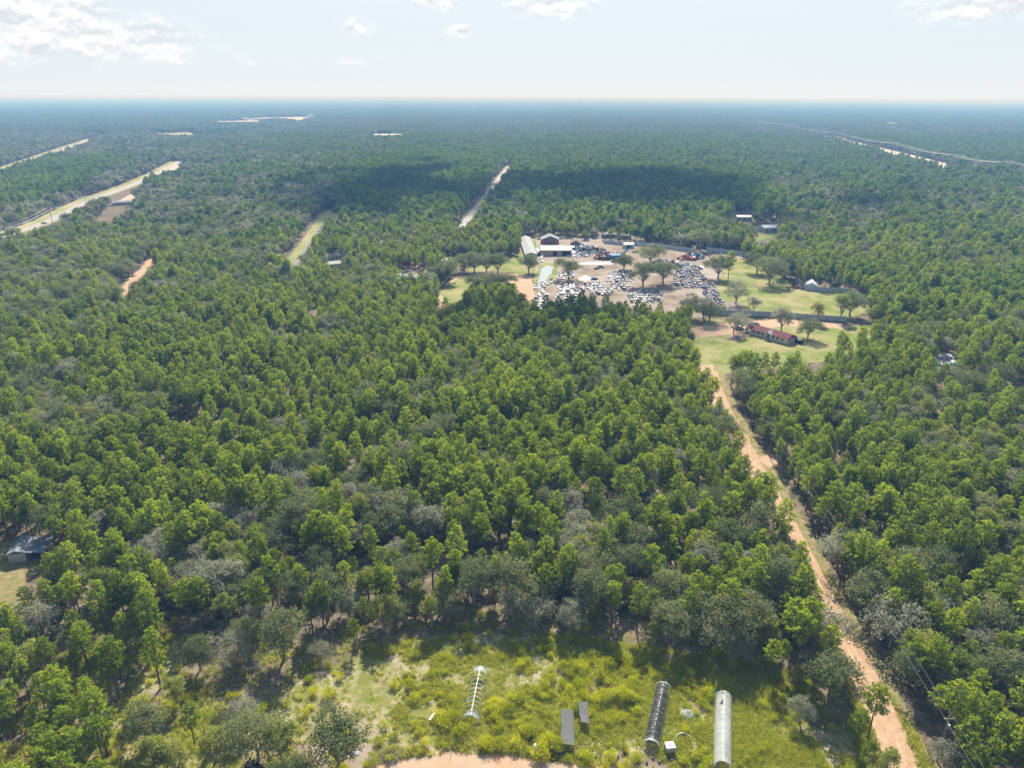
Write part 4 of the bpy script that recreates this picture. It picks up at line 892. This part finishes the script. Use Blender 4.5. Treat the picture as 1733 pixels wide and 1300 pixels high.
heap(1000, 424, 80, 12, 2.6, [M_DARK, M_TEAL, M_STEEL, M_RUST], 'dark machinery parts behind the tan barn', 1.6, 5)
heap(985, 420, 60, 10, 3, [M_TIN, M_STEEL, M_DARK], 'grey machinery beside the brown-roofed house', 1.6, 6)
heap(1032, 431, 30, 4, 1.5, [M_RUST, M_REDB], 'rust-red scrap piece on the open yard', 1.4, 7)
heap(1125, 447, 70, 11, 2.5, [M_DARK, M_BLACK, M_RUST, M_WHITE], 'dark wreck heap behind the twin oaks', 1.6, 8)
heap(1165, 438, 60, 8, 2.2, [M_REDB, M_RUST], 'orange-red machinery near the olive oak', 1.5, 9)
heap(1140, 452, 40, 7, 3, [M_BLACK, M_DARK], 'black tyre heap above the packed car block', 1.2, 10)
heap(1160, 452, 50, 12, .8, [M_WHITE, M_TIN], 'white sheets above the packed car block', 1.8, 11)
heap(1175, 436, 60, 8, 3, [M_DARK, M_BLUE, M_WHITE], 'dark trucks and parts under the olive oak', 1.5, 12)
heap(1590, 612, 60, 7, 1.2, [M_WHITE, M_TIN, M_WHITE, M_TEAL], 'white junk heap in the gap of the eastern wood', 1.2, 13)
heap(1342, 487, 30, 4, 1, [M_RUST, M_DARK, M_REDB], 'small junk heap in the pasture by the angled fence', 1.0, 14)
# white sheets/water on the yard floor
sheet('concrete_pad', G([(975, 445), (1034, 443), (1036, 447), (978, 448)]), M_WHITE, .07, .5, 3, 3); sheet('concrete_pad', G([(978, 471), (992, 466), (1000, 470), (997, 474), (980, 474)]), M_WHITE, .07, .5, 3, 4)

# ------------------------------------------------------------------ poles and wires
def pole(name, x_, y_, h, rz, label, arms, r0=.16, group=None):
    o = empty(name, (x_, y_, 0), rz, label, 'pole', group); MB().tube([(0, 0, 0), (0, 0, h)], [r0, r0 * .7], 8).build('shaft', M_POLE, o)
    for z, w in arms:
        a = MB().box(-w, w, -.07, .07, z - .08, z + .08).build('crossarm', M_POLE, o)
        for s in (-.92, 0, .92): MB().tube([(s * w, 0, z + .08), (s * w, 0, z + .3)], .06, 6).build('insulator', M_WHITE, a)
    return o
def wire(p, q, sag, rad, label, group, mt):
    P = [Vector(p).lerp(Vector(q), t / 12) - Vector((0, 0, sag * 4 * (t / 12) * (1 - t / 12))) for t in range(13)]
    tag(MB().tube(P, rad, 4).build('overhead_wire', mt), label, 'wire', group)
plx = lambda yy: float(np.interp(yy, [p[1] for p in ROAD], [p[0] for p in ROAD])) + 6.6
ys_ = [40, 98, 158, 218, 278]; P_ = [(plx(v), v) for v in ys_]
names_ = ['', 'wooden utility pole at the near end of the dirt road wires', 'wooden utility pole in the shade along the dirt road, second of the line', 'wooden utility pole beside the sandy driveway apron on the dirt road', 'wooden utility pole near the lawn end of the dirt road']
for (a_, b_), lab in zip(P_[1:], names_[1:]): o = pole('utility_pole', a_, b_, 10.5, 0, lab, [(9.8, .9)]); MB().tube([(.3, 0, 7.6), (.3, 0, 8.5)], .24, 10).build('transformer', M_STEEL, o)
for (a, b) in zip(P_[:-1], P_[1:]):
    for dx in (-.8, .8): wire((a[0] + dx, a[1], 10.1), (b[0] + dx, b[1], 10.1), .8, .018, 'thin grey wire strung along the dirt road', 'wires along the dirt road', M_STEEL)
pyl = [(1830, 318), (1701, 303), (1612, 288), (1512, 263), (1420, 242), (1330, 223), (1225, 208)]
PP = [g(*p) for p in pyl]
for i, (a_, b_) in enumerate(PP):
    d = Vector(PP[min(i + 1, len(PP) - 1)]) - Vector(PP[max(i - 1, 0)]); rz_ = math.atan2(d.y, d.x) + math.pi / 2
    if i:
        o = empty('transmission_pole', (a_, b_, 0), rz_, 'pale two-legged transmission pole in the power line across the eastern woods', 'pylon', 'transmission poles of the eastern power line')
        for s in (-3, 3): MB().tube([(s, 0, 0), (s, 0, 27)], [.55, .35], 6).build('leg', M_STEEL, o)
        MB().box(-7, 7, -.3, .3, 25.2, 25.9).build('crossarm', M_STEEL, o)
    if i < len(PP) - 1:
        n_ = Vector((math.cos(rz_), math.sin(rz_), 0))
        for s in (-6.5, 0, 6.5): wire(Vector((a_, b_, 25)) + n_ * s, Vector((*PP[i + 1], 25)) + n_ * s, 4, .16, 'pale heavy cable of the eastern power line', 'cables of the eastern power line', M_WHITE)
pl2 = [(-90, 470), (8, 432), (92, 392), (150, 362)]; P2 = [g(*p) for p in pl2]
for i, (a_, b_) in enumerate(P2):
    if i: pole('utility_pole', a_, b_, 21, R(60), 'tall grey power pole beside the lower highway', [(20, 3), (17.5, 3)], .3, 'power poles beside the lower highway')
    if i < 3:
        for s in (-2.7, 2.7):
            for z in (20.2, 17.7): wire((a_ + s, b_, z), (P2[i + 1][0] + s, P2[i + 1][1], z), 2, .045, 'pale wire of the power line beside the lower highway', 'wires beside the lower highway', M_STEEL)

# ------------------------------------------------------------------ things in the clearing
def cover_mat(name, c, alpha, rough, trans, gloss=.15):
    m, nt, N, L, b = mat_base(name); b.inputs['Base Color'].default_value = (*c, 1); b.inputs['Roughness'].default_value = rough; b.inputs['Specular IOR Level'].default_value = .15
    t = N.new('ShaderNodeBsdfTranslucent'); t.inputs[0].default_value = (*c, 1); a = N.new('ShaderNodeBsdfTransparent')
    x1 = N.new('ShaderNodeMixShader'); x1.inputs[0].default_value = trans; L.new(b.outputs[0], x1.inputs[1]); L.new(t.outputs[0], x1.inputs[2])
    tc = N.new('ShaderNodeTexCoord'); nz = N.new('ShaderNodeTexNoise'); nz.inputs['Scale'].default_value = .7; nz.inputs['Detail'].default_value = 5; L.new(tc.outputs['Object'], nz.inputs['Vector'])
    r = N.new('ShaderNodeMapRange'); r.inputs[1].default_value = .35; r.inputs[2].default_value = .7; r.inputs[3].default_value = alpha * .5; r.inputs[4].default_value = alpha * 1.5; L.new(nz.outputs['Fac'], r.inputs[0])
    x2 = N.new('ShaderNodeMixShader'); L.new(r.outputs[0], x2.inputs[0]); L.new(x1.outputs[0], x2.inputs[1]); L.new(a.outputs[0], x2.inputs[2])
    L.new(x2.outputs[0], N['Material Output'].inputs[0]); return m
M_PLASTIC = cover_mat('greenhouse_plastic', (.84, .85, .87), .26, .45, .6); M_SHADE = cover_mat('black_shade_cloth', (.045, .05, .05), .18, .55, .2); M_GREYCLOTH = cover_mat('grey_shade_cloth', (.19, .195, .19), .14, .8, .25); M_FILM = cover_mat('torn_film', (.62, .68, .68), .2, .35, .4)
def arch(w, h, n=12): return [(-w / 2 * math.cos(math.pi * k / n), h * math.sin(math.pi * k / n) ** .8) for k in range(n + 1)]
def tunnel(name, p0, p1, w, h, nr, label, pr=.04):
    a, b, c, ln, ang = between(p0, p1); o = empty(name, (c.x, c.y, 0), ang, label, 'greenhouse')
    me = MB().tube([(0, u, v) for u, v in arch(w, h)], pr, 6).mesh('rib', M_PVC)
    for k in range(nr):
        r_ = link('rib', me, o); r_.location = (-ln / 2 + ln * k / (nr - 1), 0, 0); r_.rotation_euler = (0, rng.uniform(-.04, .04), rng.uniform(-.03, .03))
    MB().tube([(-ln / 2, 0, h), (ln / 2, 0, h)], pr * 1.2, 6).build('ridge_pole', M_PVC, o); return o, ln
def cover(o, x0, x1, w, h, mt, lo=0, hi=12, name='cover', seg=14, wob=.05, seed=1):
    q = random.Random(seed); A = arch(w, h)[lo:hi + 1]; vs = []; n = len(A)
    for i in range(seg + 1):
        x_ = x0 + (x1 - x0) * i / seg
        for (u, v) in A: k = 1 + q.uniform(-wob, wob) - (.035 if i % 2 else 0); vs.append((x_ + q.uniform(-.05, .05), u * k, max(.02, v * k)))
    fs = [(i * n + k, i * n + k + 1, (i + 1) * n + k + 1, (i + 1) * n + k) for i in range(seg) for k in range(n - 1)]
    return MB().add(vs, fs).build(name, mt, o, True)
o, ln = tunnel('hoop_house_frame', (813, 1142), (797, 1224), 3.0, 2.0, 12, 'bare white hoop frame of a greenhouse in the tall grass', .05)
cover(o, -ln / 2 - .1, -ln / 2 + 1.0, 3.1, 2.08, M_FILM, 3, 11, 'torn_cover', 3, .08, 2); cover(o, ln / 2 - .7, ln / 2 + .2, 3.1, 2.08, M_FILM, 0, 12, 'torn_cover', 3, .1, 3)
cover(o, 1.6, 2.6, 3.15, 2.0, M_FILM, 0, 3, 'torn_cover', 2, .1, 5)
o, ln = tunnel('shade_tunnel', (1122, 1168), (1102, 1266), 3.0, 1.9, 22, 'black shade-cloth tunnel with white end hoops', .025)
cover(o, -ln / 2 + .3, ln / 2 - .2, 3.08, 1.96, M_SHADE, 2, 9, seg=26, wob=.03); cover(o, ln / 2 - .3, ln / 2 + .25, 3.2, 2.02, M_FILM, 0, 12, 'end_band', 2, .03); cover(o, -ln / 2 - .15, -ln / 2 + .2, 3.2, 2.0, M_FILM, 1, 12, 'end_band', 2, .05)
o, ln = tunnel('plastic_tunnel', (1224, 1184), (1222, 1304), 3.1, 2.1, 16, 'long clear plastic greenhouse tunnel with open near end', .03)
cover(o, -ln / 2, ln / 2, 3.2, 2.16, M_PLASTIC, 0, 12, seg=34, wob=.018); A = arch(3.15, 2.1)
MB().add([(ln / 2 - .05, u, v) for u, v in A[:4]] + [(ln / 2 - .05, A[3][0], 0)], [(0, 1, 2, 3, 4)]).build('end_panel', M_FILM, o); MB().add([(ln / 2 - .05, u, v) for u, v in A[9:]] + [(ln / 2 - .05, A[9][0], 0)], [(0, 1, 2, 3, 4)]).build('end_panel', M_FILM, o)
MB().add([(-ln / 2 + 2.2, -.2, 2.2), (-ln / 2 + 3.4, -.9, 1.93), (-ln / 2 + 3.6, -.2, 2.21)], [(0, 1, 2)]).build('tear', M_DARK, o)
def canopy(corners, h, label, seed):
    P = [Vector(g(*c, h)) for c in corners]; c = sum(P, Vector((0, 0))) / 4; o = empty('shade_canopy', (c.x, c.y, 0), 0, label, 'canopy'); q = random.Random(seed); vs = []; n = 10
    for i in range(n + 1):
        for j in range(n + 1):
            u, v = i / n, j / n; p = (P[0] * (1 - u) + P[1] * u) * (1 - v) + (P[3] * (1 - u) + P[2] * u) * v - c
            vs.append((p.x + q.uniform(-.06, .06), p.y + q.uniform(-.06, .06), h - .28 * math.sin(math.pi * u) * math.sin(math.pi * v) + q.uniform(-.05, .05)))
    MB().add(vs, [(i * (n + 1) + j, (i + 1) * (n + 1) + j, (i + 1) * (n + 1) + j + 1, i * (n + 1) + j + 1) for i in range(n) for j in range(n)]).build('cloth', M_GREYCLOTH, o, True)
    for p in P: MB().tube([(p.x - c.x, p.y - c.y, 0), (p.x - c.x, p.y - c.y, h + .15)], .05, 6).build('post', M_WOOD, o)
canopy([(949, 1259), (972, 1262), (970, 1202), (950, 1200)], 1.7, 'flat grey shade cloth on posts in the tall grass', 1)
canopy([(983, 1222), (997, 1225), (995, 1189), (977, 1187)], 1.7, 'wrinkled smaller shade cloth on posts beside the flat one', 4)
# white tank, film heap, hose, boards, A-frame, pots
x_, y_ = at(1133, 1272); o = empty('water_tank', (x_, y_, 0), R(8), 'white cube water tank at the end of the black tunnel', 'tank')
MB().box(-.85, .85, -.75, .75, .18, 1.5).build('tank_body', M_WHITE, o); MB().box(-.95, .95, -.85, .85, 0, .17).build('pallet', M_WOOD, o); MB().tube([(0, 0, 1.5), (0, 0, 1.6)], .22, 12).build('lid', M_WHITE, o)
def film_heap(px_, py_, r_, h, label, seed, mt=None, name='film_heap', cat='plastic film', ax=1.0):
    q = random.Random(seed); x0, y0 = at(px_, py_); vs = []; n = 14
    for i in range(n + 1):
        for j in range(n + 1):
            u, v = 2 * i / n - 1, 2 * j / n - 1; d = math.hypot(u, v); k = q.uniform(.82, 1.12)
            vs.append((u * r_ * ax * k, v * r_ * k, max(.04, h * max(0, 1 - d ** 1.5) * q.uniform(.4, 1.15) + q.uniform(0, .07))))
    fs = [(i * (n + 1) + j, (i + 1) * (n + 1) + j, (i + 1) * (n + 1) + j + 1, i * (n + 1) + j + 1) for i in range(n) for j in range(n) if (2 * i / n - 1) ** 2 + (2 * j / n - 1) ** 2 < q.uniform(.55, 1.1)]
    ob = MB().add(vs, fs).build(name, mt or M_FILM); ob.location = (x0, y0, .02); ob.rotation_euler.z = seed; tag(ob, label, cat)
film_heap(1163, 1212, 1.7, .9, 'crumpled white plastic film heap between the two covered tunnels', 3); film_heap(1209, 1172, .8, .7, 'teal tarpaulin bundle at the far end of the plastic tunnel', 2, M_TEAL, 'tarpaulin', 'tarp')
film_heap(1136, 1186, .7, .35, 'pulled-off strip of plastic beside the far end of the black tunnel', 5, None, 'film_strip', 'plastic film', .35); film_heap(1126, 1240, .45, .3, 'long loose strip of plastic beside the black tunnel', 0, None, 'film_strip', 'plastic film', .6)
film_heap(600, 1278, .9, .5, 'blue and white rubbish under the open-crowned oak', 7, M_WHITE, 'rubbish_bag', 'rubbish')
x0, y0 = at(1158, 1258); hl = MB().tube([(1.6 * math.cos(t * .3 - .3), 1.5 * math.sin(t * .3 - .3) + .2, .12 + .5 * max(0, math.sin(t * .3 - .3))) for t in range(13)], .07, 6); ob = hl.build('hose_loop', M_PVC); ob.location = (x0, y0, 0); tag(ob, 'arched loop of white pipe on the ground between the covered tunnels', 'pipe')
for (p0, p1, w, lab) in (((727, 1221), (736, 1207), .5, 'white board lying in grass left of the hoop frame'), ((1166, 1268), (1180, 1292), .14, 'thin pale plank on the sand below the pipe loop'), ((1172, 1252), (1178, 1280), .9, 'tan plywood sheet on the sand beside the pipe loop'), ((235, 1203), (252, 1195), .3, 'pale log lying on the litter near the sandy streak')):
    a, b, c, ln, ang = between(p0, p1); ob = MB().box(-ln / 2, ln / 2, -w / 2, w / 2, .05, .14).box(-ln / 2 + .2, -ln / 2 + .3, -w / 2 + .02, w / 2 - .02, 0, .06).build('board', M_WOOD if w < .9 and w != .5 else (M_WHITE if w == .5 else M_WALL)); ob.location = (c.x, c.y, .03); ob.rotation_euler = (0, .04, ang); tag(ob, lab, 'board')
x0, y0 = at(905, 1282); o = empty('frame_post', (x0, y0, 0), 0, 'pole with two white leaning braces at the sand path edge', 'post')
MB().tube([(0, 0, 0), (0, 0, 2.7)], .05, 6).build('post', M_STEEL, o); MB().box(-.15, .15, -.15, .15, 2.7, 2.95).build('lamp_head', M_STEEL, o)
for s in (-1, 1): MB().tube([(s * .95, .2, 0), (s * .05, .05, 2.3)], .07, 6).build('brace', M_PVC, o)
pot = MB().tube([(0, 0, 0), (0, 0, .38)], [.17, .24], 10).mesh('pot', M_BLACK)
for k in range(30):
    px_ = 948 + k * 10.2 + rng.uniform(-5, 5); x_, y_ = at(px_, 1277 + (px_ - 948) * .055 + rng.uniform(-6, 8)); ob = link('plant_pot', pot); ob.location = (x_, y_, .02); ob.rotation_euler = (rng.uniform(-.2, .2), 0, 0)
    tag(ob, 'black plastic plant pot on the sandy strip in front of the tunnels', 'pot', 'plant pots on the sandy strip')
for k, (px_, py_) in enumerate(((763, 1278), (790, 1266), (838, 1275), (885, 1270), (948, 1282), (1016, 1290), (1060, 1290), (700, 1270))):
    x_, y_ = at(px_, py_); tag(MB().tube([(x_, y_, 0), (x_ + .05, y_, 1.1), (x_ + .03, y_, 1.9)], [.06, .05, .04], 6).build('fence_post', M_POLE), 'thin dark fence post along the sand path', 'post', 'fence posts along the sand path')
# twig and log piles: one mass of sticks each
def sticks(px_, py_, n, r_, ln0, rad, label, seed, mt=M_TWIG, h=.8, name='log_pile'):
    q = random.Random(seed); x0, y0 = at(px_, py_); o = MB()
    for k in range(n):
        a = q.uniform(0, 6.3); d = r_ * math.sqrt(q.random()); c = Vector((d * math.cos(a), d * math.sin(a), h * (1 - d / r_) * q.random() + .12)); t = q.uniform(0, 6.3); v = Vector((math.cos(t), math.sin(t), q.uniform(-.15, .3))) * ln0 * q.uniform(.4, 1.1) / 2
        o.tube([c - v, c + Vector((q.uniform(-.1, .1), q.uniform(-.1, .1), .05)), c + v], [rad, rad * .8, rad * .4], 5)
    ob = o.build(name, mt); ob.location = (x0, y0, 0); tag(ob, label, 'wood pile', kind='stuff')
sticks(1004, 1110, 26, 2.2, 2.6, .10, 'pale jumbled log pile at the top of the clearing', 1); sticks(1058, 1108, 22, 2.4, 3.6, .10, 'grey fallen limbs right of the pale log pile', 2); sticks(1135, 1122, 30, 2.6, 2.6, .06, 'brown brush pile above the black tunnel', 3)
sticks(660, 1278, 260, 2.5, 1.5, .03, 'round grey twig pile on the sand path edge', 4, h=1.2, name='twig_pile'); sticks(405, 1160, 14, 2, 3, .07, 'thin fallen branches on the leaf litter', 5, h=.3)

# ------------------------------------------------------------------ scrub and grass
HARD = [(G([(785, 1120), (835, 1120), (825, 1232), (775, 1232)])), G([(1085, 1150), (1140, 1150), (1128, 1275), (1085, 1275)]), G([(1205, 1160), (1242, 1160), (1245, 1320), (1200, 1320)]), G([(560, 1330), (640, 1296), (700, 1283), (790, 1275), (870, 1279), (960, 1293), (1040, 1306), (1120, 1330), (1120, 1500), (560, 1500)]), G([(945, 1265), (1002, 1265), (1002, 1215), (945, 1215)]), G([(1120, 1245), (1190, 1245), (1190, 1285), (1120, 1285)])]
r = np.random.default_rng(77); xmin, xmax = -95, 62; n = 15000
X = r.uniform(xmin, xmax, n); Y = r.uniform(85, 150, n)
west = G([(-80, 1000), (230, 1050), (345, 1052), (270, 1110), (205, 1215), (225, 1330), (250, 1480), (-80, 1480)])
litter = G([(300, 1090), (400, 1052), (560, 1040), (830, 1022), (1000, 1036), (1230, 1085), (1180, 1110), (1000, 1082), (850, 1070), (700, 1080), (620, 1110), (520, 1140), (430, 1210), (350, 1180)])
inc = inpoly(X, Y, CLEARING); inw = inpoly(X, Y, west); lit = inpoly(X, Y, litter)
bad = np.zeros(n, bool)
for p in HARD: bad |= inpoly(X, Y, p)
for sx, sy, sr in solo_xy: bad |= np.hypot(X - sx, Y - sy) < .7
lush = np.clip((vnoise(X, Y, 9, 41) * .6 + vnoise(X, Y, 3.5, 43) * .4), 0, 1)
mid = np.exp(-((X - 14) / 44) ** 2) * np.where(X < -22, .3, 1)
prob = np.where(inc, np.clip((lush - .36) * 3.0, 0, 1) * np.where(lit, .14, .5 + .5 * mid) * .30, np.where(inw, .045 * (lush > .45), 0)) * ~bad
keep = r.random(n) < prob
X = X[keep]; Y = Y[keep]; sizes = r.uniform(.35, 1.15, len(X)) * (.6 + .9 * vnoise(X, Y, 7, 51)); rot = r.uniform(0, 6.28, len(X)); v_ = r.integers(0, 100, len(X))
pxs, pys, dps = project(X, Y, sizes); vis = (pxs > 0) & (pxs < 1733) & (pys < 1300); order = np.argsort(-(sizes / dps * vis)); big = np.zeros(len(X), bool); big[order[:300]] = True; big &= vis
for i in np.nonzero(big)[0]:
    w_ = 'large' if sizes[i] > .95 else 'small' if sizes[i] < .7 else 'knee-high'
    zone = 'in the scrub west of the clearing' if X[i] < -38 else 'in the tall grass between hoop frame and shade cloths' if X[i] < 12 else 'in the grass around the covered tunnels'
    place_tree('shrub', X[i], Y[i], sizes[i], rot[i], '%s yellow-green shrub %s' % (w_, zone), '%s shrubs %s' % (w_, zone), int(v_[i]))
rs = ~big; n_ = int(rs.sum())
scatter('scrub_cover', [p[2] for p in PROTO['shrub']], np.stack([X[rs], Y[rs], np.zeros(n_)], 1), v_[rs] % len(PROTO['shrub']), np.stack([np.zeros(n_), np.zeros(n_), rot[rs]], 1), np.stack([sizes[rs]] * 3, 1), 'low yellow-green scrub covering the clearing floor', 'scrub')
# tufts of grass
def tuft(seed, n=14, h=.6, rad=.35):
    q = np.random.default_rng(seed); c = q.normal(0, rad * .6, (n, 2)); lean = q.normal(0, .28, (n, 2)); hh_ = h * q.uniform(.5, 1.2, n); w = q.uniform(.03, .07, n); a = q.uniform(0, 6.28, n)
    b0 = np.stack([c[:, 0], c[:, 1], np.zeros(n)], 1); s = np.stack([np.cos(a) * w, np.sin(a) * w, np.zeros(n)], 1); tip = b0 + np.stack([lean[:, 0], lean[:, 1], hh_], 1)
    return rawmesh('tuft', np.stack([b0 - s, b0 + s, tip], 1).reshape(-1, 3), 3, np.repeat(q.random(n), 3), [M_GRASS])
n = 150000; X = r.uniform(xmin, 75, n); Y = r.uniform(85, 150, n)
inc = inpoly(X, Y, CLEARING); lit = inpoly(X, Y, litter); sand = inpoly(X, Y, HARD[3]); inw = inpoly(X, Y, west); rd = dpoly(X, Y, ROAD)
lush = vnoise(X, Y, 12, 61) * .55 + vnoise(X, Y, 3, 63) * .45
prob = np.where(inc, np.where(lit, .08, np.clip((lush - .38) * 7.0, .05, 1) * np.where(X < -24, .3, 1)), np.where(inw, .25 * (lush > .4), 0)); prob = np.where(sand, 0, prob); prob = np.where((rd < 7.2) & (rd > 2.9), .55, prob)
keep = r.random(n) < prob; X = X[keep]; Y = Y[keep]; n_ = len(X); s_ = r.uniform(.5, 1.2, n_) * (.6 + 1.0 * vnoise(X, Y, 5, 67))
scatter('tall_grass', [tuft(70 + i) for i in range(6)], np.stack([X, Y, np.zeros(n_)], 1), r.integers(0, 6, n_), np.stack([np.zeros(n_), np.zeros(n_), r.uniform(0, 6.28, n_)], 1), np.stack([s_, s_, s_], 1), 'tall yellow-green grass over the clearing floor', 'grass')

# ------------------------------------------------------------------ unseen fair-weather clouds, placed above the view to shade the woods
def cloud(px, py, sx, sy, h, label, seed):
    gx, gy = g(px, py); k = h / math.tan(R(SUN_EL)); cx, cy_ = gx + k * math.sin(R(SUN_AZ)), gy + k * math.cos(R(SUN_AZ)); q = random.Random(seed); bm = bmesh.new()
    o = empty('cloud', (cx, cy_, h), 0, label, 'cloud')
    for i in range(46):
        a = q.uniform(0, 6.28); d = abs(q.gauss(0, .55)); r_ = q.uniform(.10, .30) * (1.15 - min(d, 1) * .5)
        M_ = Matrix.Translation((d * math.cos(a) * sx, d * math.sin(a) * sy, 0)) @ Matrix.Diagonal((sx * r_, sy * r_, min(sx, sy) * r_ * .7, 1))
        bmesh.ops.create_icosphere(bm, subdivisions=3, radius=1.0, matrix=M_)
    for v in bm.verts:
        n = float(vnoise(v.co.x + v.co.z, v.co.y - v.co.z * .7, 45, seed) + .5 * vnoise(v.co.x - v.co.z, v.co.y + v.co.z, 17, seed + 3) - .75); v.co.x += n * 70; v.co.y += n * 110; v.co.z = max(v.co.z + n * 40, -12 + n * 8)
    me = bpy.data.meshes.new('billow'); bm.to_mesh(me); bm.free(); me.materials.append(M_CLOUD); me.polygons.foreach_set('use_smooth', [True] * len(me.polygons)); link('billow', me, o)
m, nt, N, L, b = mat_base('cloud_vapour'); b.inputs['Base Color'].default_value = (.9, .9, .9, 1); b.inputs['Roughness'].default_value = 1
t = N.new('ShaderNodeBsdfTranslucent'); t.inputs[0].default_value = (.9, .9, .9, 1); x1 = N.new('ShaderNodeMixShader'); L.new(b.outputs[0], x1.inputs[1]); L.new(t.outputs[0], x1.inputs[2]); tp = N.new('ShaderNodeBsdfTransparent'); x3 = N.new('ShaderNodeMixShader'); x3.inputs[0].default_value = .62; L.new(x1.outputs[0], x3.inputs[1]); L.new(tp.outputs[0], x3.inputs[2]); L.new(x3.outputs[0], N['Material Output'].inputs[0]); M_CLOUD = m
cloud(700, 322, 150, 300, 1500, 'unseen white cumulus cloud high over the western woods, shading the pines left of the country road', 3)
cloud(1080, 338, 230, 300, 1500, 'broad unseen white cumulus cloud shading the woods north of the salvage yard', 8)
cloud(960, 560, 70, 45, 1500, 'small unseen white cumulus cloud shading the pines below the salvage yard', 12)

# ------------------------------------------------------------------ the air
hm = bpy.data.materials.new('haze_air'); hm.use_nodes = True; nt = hm.node_tree; nt.nodes.clear()
ho = nt.nodes.new('ShaderNodeOutputMaterial'); pv = nt.nodes.new('ShaderNodeVolumePrincipled'); nt.links.new(pv.outputs[0], ho.inputs['Volume'])
pv.inputs['Color'].default_value = (.22, .50, 1.0, 1); pv.inputs['Absorption Color'].default_value = (1, 1, 1, 1); pv.inputs['Density'].default_value = HAZE; pv.inputs['Anisotropy'].default_value = -0.12
hz = MB().box(-46500, 46500, -3500, 46500, -1.0, 111.5).build('haze', hm); tag(hz, kind='stuff')
